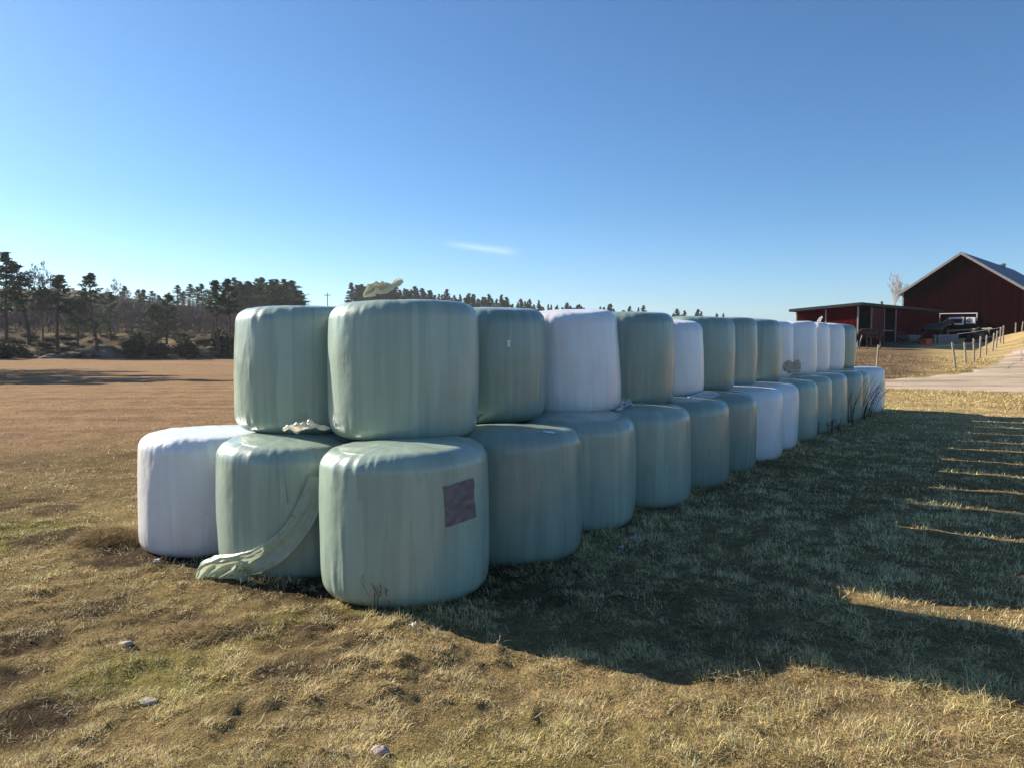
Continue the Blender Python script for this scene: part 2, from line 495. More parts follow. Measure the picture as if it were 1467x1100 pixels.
for i in range(13):
    h = H_UP - (.07 if i == 4 else 0) + (.02 if i == 7 else 0)
    ra = {0: RB, 1: .55, 2: .59}.get(i, RB - .042)
    c = fit(CU + E1 * (1.3 * i + {1: .17, 2: .05}.get(i, 0)), ra + .015, 1.65, up_px[i])
    zb = H_LOW - .03 + Tz(c.x, c.y) * .5
    ln = {2: (1.2, -2.6), 0: (0, .6), 4: (0, -1.2), 9: (0, -.8), 1: (.5, .3)}.get(i, (0, 0))
    UP.append(bale(c, zb, ra, h, up_m[i], 60 + i, up_lab[i], 'wrapped bales lying in the top rows', ln, 1.5 if i == 0 else (1.2 if i < 5 else .6)))
c = CU + E2 * 1.3 - E1 * .15 + Vector((.11, 0, 0))
UPL = bale(c, H_LOW - .05, RB - .015, H_UP, 'green_film', 80, 'green upper bale at the left end, standing above the white bottom bale', 'wrapped bales lying in the top rows', (0, .4), 1.3)
rr = random.Random(4)
HL = 'pale wrapped bale in the rows hidden behind the front of the stack'
for i in range(1, 13):
    c = UP[i].location + Vector((SUN_H.x, SUN_H.y, 0)) * 1.31; c.z = 0
    bale(c, H_LOW - .04, RB - (.13 if i < 3 else .11), H_UP - .04 - rr.random() * .05, 'white_film' if rr.random() < .3 else 'green_film', 100 + i, HL, 'bales hidden behind the stack front', (0, 0), .35)
for i in range(1, 14):
    for q in (1.31, 2.62):
        c = C0 + E2 * q + E1 * (1.3 * i)
        bale(c, Tz(c.x, c.y) - .02, RB, H_LOW, 'white_film' if rr.random() < .3 else 'green_film', 130 + i + int(q * 10), HL, 'bales hidden behind the stack front', (0, 0), .35)

def on_bale(o, px, py):
    """surface point and normal of a bale under the pixel (world space)"""
    u, v = (px - 733.5) / F, -(py - 550) / F
    d = Vector((u, CP + v * SP, -SP + v * CP)).normalized()
    mw = o.matrix_basis; mi = mw.inverted()
    ok, p, n, _ = o.ray_cast(mi @ Vector((0, 0, CAM_H)), (mi.to_3x3() @ d).normalized())
    return (mw @ p, (mw.to_3x3() @ n).normalized()) if ok else (None, None)

bpy.context.view_layer.update()
def decal(o, name, mat, quad, n, lift, wob=.0, label=None, mask=None, seed=0):
    """a sheet stuck to the bale, following its skin"""
    vs, fs = [], []
    mi = o.matrix_basis.inverted()
    idx = {}
    for a in range(n + 1):
        for b in range(n + 1):
            s, t = a / n, b / n
            px = (quad[0][0] * (1-s) + quad[1][0] * s) * (1-t) + (quad[3][0] * (1-s) + quad[2][0] * s) * t
            py = (quad[0][1] * (1-s) + quad[1][1] * s) * (1-t) + (quad[3][1] * (1-s) + quad[2][1] * s) * t
            px += wob * float(vn(t * 5, s * 5, 0, seed)); py += wob * float(vn(s * 5, t * 5, 2, seed + 1))
            p, nn = on_bale(o, px, py)
            if p is None or (mask and not mask(s, t)): continue
            e = lift + (.0035 * float(vn(s * 5, t * 8, 0, seed + 2)) + .0045 + .012 * max(0, s + t - 1.7))
            if mask: e = lift + .018 * (1 + float(vn(s * 9, t * 9, 0, seed + 5)))
            idx[a, b] = len(vs); vs.append(mi @ (p + nn * e))
    for a in range(n):
        for b in range(n):
            k = [(a, b), (a, b+1), (a+1, b+1), (a+1, b)]
            if all(q in idx for q in k): fs.append([idx[q] for q in k])
    d = ob(name, mesh(name, vs, fs, mat, True), o)
    if label: d['label'] = label
    return d
decal(LOW[0], 'tape_patch', M['tape'], [(635, 697), (678, 684), (680, 740), (639, 755)], 26, .003, .7, 'dark purple square tape patch')
def hole(s, t):
    r = math.hypot((s - .5) * 2, (t - .5) * 2)
    return r < .72 + .34 * float(vn(s * 4.3, t * 4.3, 0, 77))
decal(UP[9], 'torn_hay', M['hay'], [(1126, 507), (1152, 505), (1150, 541), (1125, 541)], 18, .004, 0, 'brown hay showing through a tear', hole, 3)
decal(UP[8], 'torn_hay', M['hay'], [(1119, 512), (1140, 508), (1138, 540), (1119, 537)], 14, .004, 0, 'brown hay showing through a tear', lambda s, t: math.hypot(s * 2 - 1, t * 2 - 1) < .78 + .14 * float(vn(s * 5, t * 5, 3, 8)), 5)
decal(UP[1], 'film_scratch', M['white_film'], [(726, 488), (731, 487), (730, 497), (727, 497)], 4, .002, .6, 'small white scratch')
decal(MID, 'film_flap', M['green_film'], [(398, 650), (404, 650), (412, 720), (402, 722)], 8, .004, .5)
decal(LOW[1], 'film_flap', M['white_film'], [(778, 617), (795, 619), (794, 622), (778, 619)], 4, .003, .4)

# ------------------------------------------------------------------ loose film
def ribbon(name, path, wid, folds, amp, mat, seed, label, cat='film scrap', group=None, nu=36, nv=22, side=None):
    P = [Vector(p) for p in path]
    rng = random.Random(seed)
    vs, fs = [], []
    for i in range(nu + 1):
        s = i / nu * (len(P) - 1); k = min(int(s), len(P) - 2); t = s - k
        p0, p1, p2, p3 = P[max(k-1, 0)], P[k], P[k+1], P[min(k+2, len(P)-1)]
        p = .5 * ((2*p1) + (p2-p0)*t + (2*p0-5*p1+4*p2-p3)*t*t + (3*p1-p0-3*p2+p3)*t**3)
        tg = (p2 - p1).normalized()
        sd = Vector(side) if side else tg.cross(Vector((0, 0, 1)))
        sd = sd - tg * sd.dot(tg)
        sd = sd.normalized() if sd.length > 1e-6 else Vector((1, 0, 0))
        nm = sd.cross(tg).normalized()
        g = i / nu
        w = np.interp(g, np.linspace(0, 1, len(wid)), wid); a = np.interp(g, np.linspace(0, 1, len(amp)), amp)
        for j in range(nv + 1):
            q = j / nv - .5
            off = a * (math.sin(q * folds * 6.28 + 1.3 * math.sin(g * 4 + seed)) * .6 + .9 * float(vn(g * 7, q * 7, seed, seed)) + .4 * float(vn(g * 19, q * 19, seed, seed + 1)))
            wj = w * (1 + .25 * float(vn(g * 6, q * 3, 0, seed + 2)))
            c = p + sd * (q * wj) + nm * off
            gz = Tz(c.x, c.y) + float(bumps(c.x, c.y)) + .014
            if c.z < gz: c.z = gz
            vs.append(c)
    for i in range(nu):
        for j in range(nv):
            a = i * (nv+1) + j; fs.append((a, a+1, a+nv+2, a+nv+1))
    base = Vector((sum(v.x for v in vs) / len(vs), sum(v.y for v in vs) / len(vs), min(v.z for v in vs)))
    vs = [v - base for v in vs]
    o = ob(name, mesh(name, vs, fs, mat, True), None, base)
    return tag(o, label, cat, group)
gm = Tz(-2.3, 5.8)
ribbon('film_strip', [pix(453, 682, 6.02), pix(445, 714, 5.99), pix(431, 745, 5.97), pix(409, 774, 5.95), pix(382, 796, 5.97), pix(352, 808, 6.03), pix(324, 817, 6.10), pix(304, 826, 6.15), pix(288, 838, 6.17)],
       [.10, .17, .19, .20, .20, .23, .28, .28, .12], 1.6, [.004, .006, .008, .010, .014, .026, .045, .05, .025], M['strip_film'], 5,
       'long pale green film strip trailing from between two bales down to the grass', 'film strip', None, 110, 44, (.75, -.12, -.65))
ribbon('film_strip', [pix(356, 806, 5.99), pix(346, 812, 5.98), pix(347, 824, 6.0), pix(353, 842, 6.03)], [.06, .12, .14, .08], 2.0, [.01, .03, .035, .02], M['strip_film'], 9,
       'short film end hanging to the grass beside the long green strip', 'film strip', None, 24, 16, (.9, -.3, .2))
def pz(px, py, d): return pix(px, py, d)
ribbon('film_scrap', [pz(521, 425, 6.45), pz(536, 415, 6.45), pz(548, 413, 6.45), pz(560, 411, 6.45), pz(569, 406, 6.45), pz(577, 402, 6.45)], [.02, .08, .10, .085, .06, .04], 4, [.012, .05, .055, .03, .015, .008],
       M['cream_film'], 13, 'cream film tail pointing up on top of the largest green bale', 'film scrap', None, 60, 26, (.1, .5, .85))
ribbon('film_scrap', [pz(406, 614, 6.25), pz(424, 611, 6.22), pz(440, 609, 6.22), pz(456, 611, 6.25), pz(472, 613, 6.3)], [.05, .13, .14, .08, .03], 2.0, [.01, .035, .04, .02, .01],
       M['cream_film'], 17, 'cream crumpled film scrap between the two left upper bales', 'film scrap', None, 36, 18, (.1, 1, .1))
ribbon('film_scrap', [pz(872, 590, 8.55), pz(882, 586, 8.55), pz(890, 581, 8.6), pz(898, 579, 8.7), pz(907, 579, 8.75)], [.04, .08, .13, .13, .08], 2.5, [.01, .03, .05, .06, .03],
       M['white_scrap'], 19, 'crumpled white film scrap at the foot of the leaning white upper bale', 'film scrap', None, 36, 18, (.2, .9, .5))
ribbon('film_scrap', [pz(976, 575, 9.8), pz(990, 571, 9.9), pz(1004, 567, 10.2), pz(1018, 565, 10.4), pz(1031, 564, 10.5)], [.05, .10, .16, .16, .08], 1.2, [.01, .015, .02, .02, .01],
       M['white_scrap'], 23, 'flat white film strip lying in front of the small white upper bale', 'film scrap', None, 36, 14, (-.3, .9, .35))
ribbon('film_scrap', [pz(676, 606, 6.75), pz(682, 601, 6.7), pz(687, 597, 6.75), pz(691, 592, 6.85)], [.06, .10, .10, .04], 2.0, [.01, .02, .02, .01],
       M['strip_film'], 29, 'pale green curl of film poking out right of the largest upper bale', 'film scrap', None, 24, 14, (.7, .2, .6))
ribbon('film_scrap', [pz(1169, 468, 16.6), pz(1171, 464, 16.6), pz(1173.5, 460, 16.6), pz(1176, 456.5, 16.6), pz(1178, 454, 16.6)], [.12, .08, .08, .10, .05], 1.5, [.02, .02, .02, .02, .01],
       M['white_scrap'], 31, 'white film tail standing upright on the white bales before the red shed', 'film scrap', None, 24, 12, (.9, .3, .2))
ribbon('film_scrap', [pz(912, 578, 9.05), pz(925, 574.5, 9.2), pz(940, 575, 9.3), pz(950, 578, 9.3)], [.05, .10, .10, .03], 1.2, [.01, .015, .015, .01],
       M['strip_film'], 37, 'green film fold bulging out under the dark green upper bale', 'film scrap', None, 24, 12, (-.3, .9, .35))
def ground_scrap(px, py, sz, mat, seed, label):
    g = gnd(px, py); g.z += float(bumps(g.x, g.y)) + .012
    ribbon('film_scrap', [g + Vector((-sz, 0, .0)), g + Vector((-.2*sz, .2*sz, .35*sz)), g + Vector((.3*sz, -.1*sz, .4*sz)), g + Vector((sz, .1*sz, .0))], [sz*.4, sz*1.1, sz*1.2, sz*.4], 1.5, [.005, .02, .02, .005], mat, seed, label, nu=12, nv=8)
ground_scrap(225, 810, .035, M['white_scrap'], 3, 'tiny white film scrap on dark soil by the white left bale')
ground_scrap(910, 773, .05, M['white_scrap'], 5, 'pinkish white film scrap on the shaded grass in front of the bales')
ground_scrap(890, 784, .022, M['white_scrap'], 6, 'smallest white film speck on the shaded grass before the bales')
ground_scrap(592, 908, .03, M['cream_film'], 7, 'pale film scrap just below the patched bale')

# ------------------------------------------------------------------ ground sheet
th_f = np.arange(-46, 46.01, .27)
th_c = np.arange(46 + 3, 360 - 46, 3.0)
TH = np.radians(np.concatenate([th_f, th_c]))
rs = [0.25, .6, 1.0, 1.5, 2.0, 2.4]
while rs[-1] < 1500: rs.append(rs[-1] * 1.0085 + (0 if rs[-1] < 500 else 8))
rs = np.array(rs)
TT, RRg = np.meshgrid(TH, rs)
GX, GY = RRg * np.sin(TT), RRg * np.cos(TT)
GZ = T(GX, GY) + bumps(GX, GY)

def road_lo(x): return np.interp(x, [-60, 0, 13.6, 17.4, 40, 60], [34, 30.5, 27.4, 25.6, 18, 12])
def road_hi(x): return np.interp(x, [-60, 0, 16, 18.9, 21.3, 26.2, 30, 40, 60], [36.5, 33, 31.6, 33.3, 35.0, 40.5, 45.5, 56, 66])
STRAW = np.array([.52, .385, .185]); MOSS = np.array([.31, .285, .090]); SOIL = np.array([.105, .075, .050])
FIELD = np.array([.345, .222, .125]); PADD = np.array([.215, .150, .090]); BANK = np.array([.120, .090, .052]); DRY = np.array([.38, .285, .135])
soil_spots = [(*gnd(255, 790)[:2], .55), (*gnd(190, 785)[:2], .6), (*gnd(330, 815)[:2], .5), (*gnd(30, 920)[:2], .35), (*gnd(40, 1030)[:2], .4), (*gnd(420, 960)[:2], .3), (*gnd(450, 850)[:2], .35)]
def gcol(x, y, fine=True):
    x = np.asarray(x, float); y = np.asarray(y, float); r = np.hypot(x, y); u = x / np.maximum(y, 2)
    def mixc(c, d, w): return c * (1 - w[..., None]) + d * w[..., None]
    c = np.broadcast_to(STRAW, x.shape + (3,)).copy()
    left = S(1.6, -1.2, x)
    c = mixc(c, DRY, left * .75)
    m = S(.02, .5, fbm(x * .9, y * .9, 0, 4, 41)) * (.22 + .55 * left)
    c = mixc(c, MOSS, np.clip(m, 0, 1))
    s = S(.16, .45, fbm(x * 1.3 + 7, y * 1.6, 0, 4, 51)) * (.24 + .70 * left) * S(16, 8, r)
    for sx, sy, sr in soil_spots:
        s = np.maximum(s, S(sr, sr * .35, np.hypot(x - sx, y - sy) + .22 * fbm(x * 4, y * 4, 0, 3, 61)) * .9)
    c = mixc(c, SOIL, s)
    fld = S(9.5, 20, r + 4 * fbm(x * .15, y * .15, 0, 3, 71)) * S(.12, -.05, u) * S(0, 3, y)
    c = mixc(c, FIELD, fld)
    edge = field_edge(x, y, u)
    bk = S(-2, 3, y - edge) * S(.25, -.15, u)
    bcol = BANK * (1 + .7 * fbm(x * .3, y * .3, 0, 4, 81) + 1.3 * S(.05, .4, fbm(x * .16, y * .3, 0, 3, 83)))[..., None]
    c = np.where(bk[..., None] > 0, c * (1 - bk[..., None]) + bcol * bk[..., None], c)
    pd = S(.3, 1.4, y - road_hi(x)) * S(.1, .3, u) * S(1.0, -2.2, x - (20.6 + (y - 36) * .53) + .8 * vn(x*.5, y*.5, 0, 5))
    c = mixc(c, PADD * (1 + .25 * fbm(x * .4, y * .4, 0, 3, 82))[..., None], pd)
    br = S(.9, .15, np.abs(y - road_hi(x) - .5 + .5 * vn(x * .7, y * .7, 0, 14))) * S(.3, .4, u) * (.3 + .5 * (vn(x * .5, 3, 0, 15) > 0)) * S(24, 20, x)
    c = mixc(c, SOIL, np.clip(br, 0, 1))
    return c
gc = gcol(GX, GY)
nt = len(TH); nr = len(rs)
V = np.stack([GX, GY, GZ], -1).reshape(-1, 3)
i = np.arange(nr - 1)[:, None]; j = np.arange(nt)[None, :]; j2 = (j + 1) % nt
FQ = np.stack(np.broadcast_arrays(i * nt + j, (i + 1) * nt + j, (i + 1) * nt + j2, i * nt + j2), -1).reshape(-1, 4)
def bigmesh(name, V, FQ, tris=None, col=None, mat=None, smooth=True):
    me = bpy.data.meshes.new(name)
    nq = len(FQ); ntr = 0 if tris is None else len(tris)
    me.vertices.add(len(V)); me.vertices.foreach_set('co', np.asarray(V, np.float32).ravel())
    me.loops.add(nq * 4 + ntr * 3)
    li = FQ.ravel() if ntr == 0 else np.concatenate([FQ.ravel(), tris.ravel()])
    me.loops.foreach_set('vertex_index', li.astype(np.int32))
    me.polygons.add(nq + ntr)
    st = np.arange(nq) * 4
    if ntr: st = np.concatenate([st, nq * 4 + np.arange(ntr) * 3])
    me.polygons.foreach_set('loop_start', st.astype(np.int32))
    me.polygons.foreach_set('use_smooth', np.full(nq + ntr, smooth))
    me.update(calc_edges=True); me.validate()
    if col is not None:
        a = me.color_attributes.new('col', 'FLOAT_COLOR', 'POINT')
        a.data.foreach_set('color', np.concatenate([col, np.ones((len(col), 1))], 1).astype(np.float32).ravel())
    if mat: me.materials.append(mat)
    return me
Vc = np.concatenate([V, [[0, 0, 0]]]); cc = np.concatenate([gc.reshape(-1, 3), [STRAW]])
tri = np.stack([np.full(nt, len(V)), np.arange(nt), (np.arange(nt) + 1) % nt], -1)
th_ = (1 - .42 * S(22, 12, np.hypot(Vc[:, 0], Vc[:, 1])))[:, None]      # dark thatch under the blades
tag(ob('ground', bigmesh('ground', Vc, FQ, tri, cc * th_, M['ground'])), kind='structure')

# road
xs = np.concatenate([np.arange(6, 30, .35), np.arange(30, 60, .5)])
ts = np.linspace(0, 1, 34)
XX, TS = np.meshgrid(xs, ts)
lo, hi = road_lo(XX), road_hi(XX)
lo = lo + .55 * fbm(XX * .9, 0, 0, 3, 91) * (1 - TS); hi = hi + .55 * fbm(XX * .9, 5, 0, 3, 92) * TS
YY = lo + (hi - lo) * TS
ZZ = T(XX, YY) + bumps(XX, YY) * .5 + .055 * np.sin(TS * math.pi) ** .35 + .012
ZZ = ZZ - .03 * (np.exp(-((TS - .38) / .05) ** 2) + np.exp(-((TS - .68) / .05) ** 2))
n1 = len(xs); i = np.arange(len(ts) - 1)[:, None]; j = np.arange(n1 - 1)[None, :]
RQ = np.stack(np.broadcast_arrays(i * n1 + j, i * n1 + j + 1, (i + 1) * n1 + j + 1, (i + 1) * n1 + j), -1).reshape(-1, 4)
tag(ob('gravel_road', bigmesh('gravel_road', np.stack([XX, YY, ZZ], -1).reshape(-1, 3), RQ, None, None, M['gravel'])), kind='structure')

# ------------------------------------------------------------------ grass blades
def blades(name, x, y, ln, wd, lean, az, col, z=None):
    n = len(x)
    z = T(x, y) + bumps(x, y) - .006 if z is None else z
    dx, dy = np.cos(az), np.sin(az); px_, py_ = -dy, dx
    cl, sl = np.cos(lean), np.sin(lean)
    l2 = np.minimum(lean * 1.0 + .5, 1.9)
    def pt(f, side, bend):
        h = ln * f
        hx = h * (sl if not bend else .5 * (sl + np.sin(l2))); hz = h * (cl if not bend else .5 * (cl + np.cos(l2)))
        w = wd * side
        return np.stack([x + dx * hx + px_ * w, y + dy * hx + py_ * w, z + hz], -1)
    vs = np.stack([pt(0, -.5, 0), pt(0, .5, 0), pt(.5, -.42, 0), pt(.5, .42, 0), pt(1, 0, 1)], 1).reshape(-1, 3)
    b = (np.arange(n) * 5)[:, None]
    q = b + np.array([[0, 1, 3, 2]]); t = b + np.array([[2, 3, 4]])
    return bigmesh(name, vs, q, t, np.repeat(col, 5, 0), M['grass'], False)
rng = np.random.RandomState(7)
NB = 900000
r = np.exp(rng.uniform(math.log(2.7), math.log(30), NB)); a = np.radians(rng.uniform(-43, 43, NB))
x, y = r * np.sin(a), r * np.cos(a)
left = S(1.5, -1.0, x)
dens = .52 + .8 * fbm(x * 2.6, y * 3.0, 0, 3, 101) + 1.1 * fbm(x * 7, y * 7.5, 0, 2, 112) + .35 * (1 - left) + .22 * left
col = gcol(x, y)
soilness = 1 - np.clip((col.mean(-1) - .06) / .10, 0, 1)
fldm = S(9, 17, r) * S(.1, -.08, x / y)
keep = rng.rand(NB) < np.clip(dens, .12, 1) * (1 - .62 * soilness) * (1 - .8 * fldm)
for bx, by, br in BALES: keep &= np.hypot(x - bx, y - by) > br - .07
keep &= ~((y > road_lo(x) - .2) & (y < road_hi(x) + .2) & (x > 5))
x, y, r, left, col = x[keep], y[keep], r[keep], left[keep], col[keep]
n = len(x)
tuft = .6 * fbm(x * 2.2, y * 2.2, 0, 3, 111) + 1.1 * fbm(x * 7, y * 7.5, 0, 2, 112)
ln = (.030 + .036 * rng.rand(n) ** 1.6) * (1.08 - .28 * left) * (1 + .95 * np.clip(tuft, -.6, 1))
nearb = np.full(n, 9.0)
for b in LOW[:14] + [MID, WHT]: nearb = np.minimum(nearb, np.hypot(x - b.location.x, y - b.location.y) - RB)
ln *= 1 + .9 * S(.35, .0, nearb) * rng.rand(n)
wd = (.0024 + .0019 * rng.rand(n)) * np.clip(r / 4.6, .9, 4)
lean = np.radians(np.clip(rng.normal(56, 24, n), 5, 98))
az = rng.uniform(0, 6.283, n) * .55 + 3.2 * fbm(x * .8, y * .8, 0, 2, 121) + rng.normal(0, .8, n)
br = np.clip(1.25 + .55 * rng.randn(n) + .75 * np.clip(tuft, -.9, .8), .3, 2.4)[:, None]
kind = rng.rand(n)
bc = col * br
bc = np.where((kind < .30)[:, None], np.array([.56, .45, .27]) * br * .85, bc)
bc = np.where((kind > .90)[:, None], np.array([.27, .25, .085]) * br, bc)
bc = np.where(((kind > .78) & (kind < .90))[:, None], np.array([.22, .145, .085]) * br, bc)
nm_ = 90000
r3 = np.exp(rng.uniform(math.log(24), math.log(52), nm_)); a3 = np.radians(rng.uniform(14, 40, nm_)); x3, y3 = r3 * np.sin(a3), r3 * np.cos(a3)
ok = ~((y3 > road_lo(x3) - .1) & (y3 < road_hi(x3) + .2)) & (fbm(x3 * 1.2, y3 * 1.2, 0, 3, 131) > -.15)
x3, y3, r3 = x3[ok], y3[ok], r3[ok]; n3 = len(x3)
c3 = gcol(x3, y3) * np.clip(1.02 + .55 * rng.randn(n3), .35, 2.4)[:, None]
x = np.concatenate([x, x3]); y = np.concatenate([y, y3]); ln = np.concatenate([ln, .06 + .09 * rng.rand(n3)]); wd = np.concatenate([wd, (.012 + .010 * rng.rand(n3)) * r3 / 35])
lean = np.concatenate([lean, np.radians(np.clip(rng.normal(50, 20, n3), 5, 95))]); az = np.concatenate([az, rng.uniform(0, 6.283, n3)]); bc = np.concatenate([bc, c3])
ns = 5200
r2 = np.exp(rng.uniform(math.log(2.8), math.log(16), ns)); a2 = np.radians(rng.uniform(-42, 42, ns)); x2, y2 = r2 * np.sin(a2), r2 * np.cos(a2)
ok = np.ones(ns, bool)
for bx, by, br_ in BALES: ok &= np.hypot(x2 - bx, y2 - by) > br_
x2, y2, r2 = x2[ok], y2[ok], r2[ok]; ns = len(x2)
l2 = .05 + .13 * rng.rand(ns) ** 2; w2 = (.0022 + .0018 * rng.rand(ns)) * np.clip(r2 / 5, .9, 2.5)
c2 = np.array([.62, .53, .36]) * np.clip(1 + .3 * rng.randn(ns), .3, 1.35)[:, None]
x = np.concatenate([x, x2]); y = np.concatenate([y, y2]); ln = np.concatenate([ln, l2]); wd = np.concatenate([wd, w2])
lean = np.concatenate([lean, np.radians(np.clip(rng.normal(74, 14, ns), 10, 88))]); az = np.concatenate([az, rng.uniform(0, 6.283, ns)]); bc = np.concatenate([bc, c2])
tag(ob('grass', blades('grass', x, y, ln, wd, lean, az, np.clip(bc, 0, .85))), kind='stuff')

# ------------------------------------------------------------------ small ground things
def tussock(px, py, rad, hgt, n, seed, label):
    g = gnd(px, py); q = np.random.RandomState(seed)
    rr_ = rad * np.sqrt(q.rand(n)); an = q.rand(n) * 6.283
    x = rr_ * np.cos(an) * 1.5; y = rr_ * np.sin(an)
    hz = hgt * (1 - (rr_ / rad) ** 2) * .85
    c = np.array([.34, .25, .13]) * np.clip(1 + .4 * q.randn(n), .3, 1.9)[:, None]
    me = blades('grass_tussock', x, y, (.05 + .13 * q.rand(n)) * min(1, hgt / .1 + .1), .0025 + .002 * q.rand(n), np.radians(np.clip(q.normal(80, 18, n), 25, 125)), an * .5 + q.normal(.4, 1.1, n), c, hz - .02)
    tag(ob('grass_tussock', me, None, g), label, 'grass tussock', 'tussocks of dry grass')
tussock(158, 776, .26, .19, 5200, 3, 'largest tussock of matted dry grass left of the white bale')
tussock(520, 908, .12, .06, 900, 5, 'small dry tussock right in front of the patched bale')
tussock(290, 905, .20, .07, 1500, 7, 'low brown tussock in the sunlit grass below the loose film strip')

def stone(px, py, sx, sy, sz, mat, seed, label):
    g = gnd(px, py); g.z += float(bumps(g.x, g.y))
    vs, fs = [], []; nu, nv = 18, 11
    for i in range(nv + 1):
        ph = math.pi * i / nv
        for j in range(nu):
            t = 2*math.pi*j/nu
            d = Vector((math.sin(ph)*math.cos(t), math.sin(ph)*math.sin(t), math.cos(ph)))
            k = 1 + .28 * float(vn(d.x*1.7+seed, d.y*1.7, d.z*1.7, seed)) + .10 * float(vn(d.x*4, d.y*4, d.z*4+seed, seed))
            vs.append((d.x*k*sx, d.y*k*sy, d.z*k*sz))
    for i in range(nv):
        for j in range(nu):
            fs.append((i*nu+j, (i+1)*nu+j, (i+1)*nu+(j+1) % nu, i*nu+(j+1) % nu))
    tag(ob('stone', mesh('stone', vs, fs, M[mat], True), None, g + Vector((0, 0, sz * .15))), label, 'stone', 'stones lying in the grass')
stone(546, 1077, .048, .04, .036, 'stone', 2, 'pinkish rounded stone at the bottom centre of the lawn')
stone(181, 926, .05, .03, .018, 'grey_stone', 4, 'pale flat stone in the left grass below the tussock')
stone(212, 1003, .06, .035, .018, 'grey_stone', 6, 'flat grey stone half sunk in the bottom left grass')
stone(1190, 631, .12, .09, .05, 'grey_stone', 10, 'grey stone at the foot of the far green bales')

def weed(px, py, h, n, mat, seed, label, spread=.12, rad=.004, lean=(0, 0), group='dry weeds by the stack', tw=(3, 6)):
    g = gnd(px, py); q = random.Random(seed); m = MB()
    for s in range(n):
        b = Vector((q.gauss(0, spread * .35), q.gauss(0, spread * .25), -.02))
        hh = h * q.uniform(.65, 1.0); l = Vector((lean[0] + q.gauss(0, spread), lean[1] + q.gauss(0, spread * .6), 0))
        pts = [b + l * (t*t) * hh * 1.2 + Vector((q.gauss(0, .008), q.gauss(0, .008), hh * t)) for t in (0, .25, .5, .75, 1)]
        m.tube(pts, [rad, rad * .9, rad * .8, rad * .6, rad * .35], 4)
        for k in range(q.randint(*tw)):
            t = q.uniform(.45, .95); kk = int(t * 4); p = pts[kk].lerp(pts[min(kk+1, 4)], t * 4 - kk)
            d = Vector((q.gauss(0, 1), q.gauss(0, 1), q.uniform(.8, 2.2))).normalized() * h * q.uniform(.08, .2)
            m.tube([p, p + d * .5, p + d + Vector((0, 0, h * .03))], [rad * .5, rad * .45, rad * .3], 3)
            if q.random() < .6: m.tube([p + d, p + d + d.normalized() * .012], [rad * 1.1, rad * .4], 4)
    o = m.build('dry_weed', M[mat], None, False, g)
    tag(o, label, 'weed', group)
weed(532, 878, .36, 3, 'dead_stalk', 2, 'taller branched dry weed in front of the patched bale', .06, .0034)
weed(556, 878, .27, 1, 'dead_stalk', 3, 'single thin dry weed right of the taller one before the patched bale', .03, .0032)
weed(458, 895, .14, 2, 'pale_stalk', 4, 'short pale stalks left of the patched bale foot', .05, .0018)
weed(717, 930, .13, 1, 'pale_stalk', 5, 'single pale stalk at the near edge of the stack shadow', .03, .0018)
weed(780, 940, .12, 1, 'dead_stalk', 6, 'single dark stalk in the shadow right of the pale stalk', .03, .0016)
weed(130, 1000, .11, 1, 'pale_stalk', 7, 'crooked pale stalk in the bottom left grass', .12, .0024)
weed(70, 1062, .14, 1, 'pale_stalk', 8, 'pale bleached stalks at the bottom left corner', .25, .0028, (-.5, 0))
weed(352, 842, .16, 3, 'pale_stalk', 9, 'fine pale stems over the loose film strip end', .14, .0015, (.2, -.2))
weed(1218, 607, 1.0, 7, 'dead_stalk', 10, 'tall dark weed stems against the last green bottom bales', .16, .007, (0, 0), 'dry weeds by the stack', (0, 1))
weed(1238, 600, 1.05, 8, 'dead_stalk', 11, 'tall dry stems leaning right over the white end bale', .12, .0075, (.35, 0), 'dry weeds by the stack', (0, 1))
weed(1247, 597, .95, 6, 'dead_stalk', 12, 'dry stems at the foot of the white end bale', .12, .007, (.4, 0), 'dry weeds by the stack', (0, 1))
weed(1195, 622, .35, 9, 'dead_stalk', 13, 'low dark weeds at the foot of the far green bales', .3, .007)
weed(1250, 590, .30, 26, 'dead_stalk', 14, 'dense dark clump of weeds low against the white end bale', .25, .009)

# ------------------------------------------------------------------ trees
def needles(rng, cx, n, rad, size, flat=.7):
    """n little needle sprays round each centre"""
    cx = np.asarray(cx); k = len(cx)
    c = np.repeat(cx, n, 0) + rng.normal(0, 1, (k * n, 3)) * np.repeat(np.asarray(rad).reshape(-1, 1), n, 0) * np.array([1, 1, flat]) * .6
    a = rng.normal(0, 1, (k * n, 3)); a /= np.linalg.norm(a, axis=1)[:, None]
    b = np.cross(a, rng.normal(0, 1, (k * n, 3))); b /= np.linalg.norm(b, axis=1)[:, None]
    s = size * (.6 + .8 * rng.rand(k * n, 1))
    a = a * s; b = b * s * .42
    vs = np.stack([c - a - b * .3, c + b, c + a * 1.1, c - b], 1).reshape(-1, 3)
    return vs, (np.arange(k * n) * 4)[:, None] + np.array([[0, 1, 2, 3]])

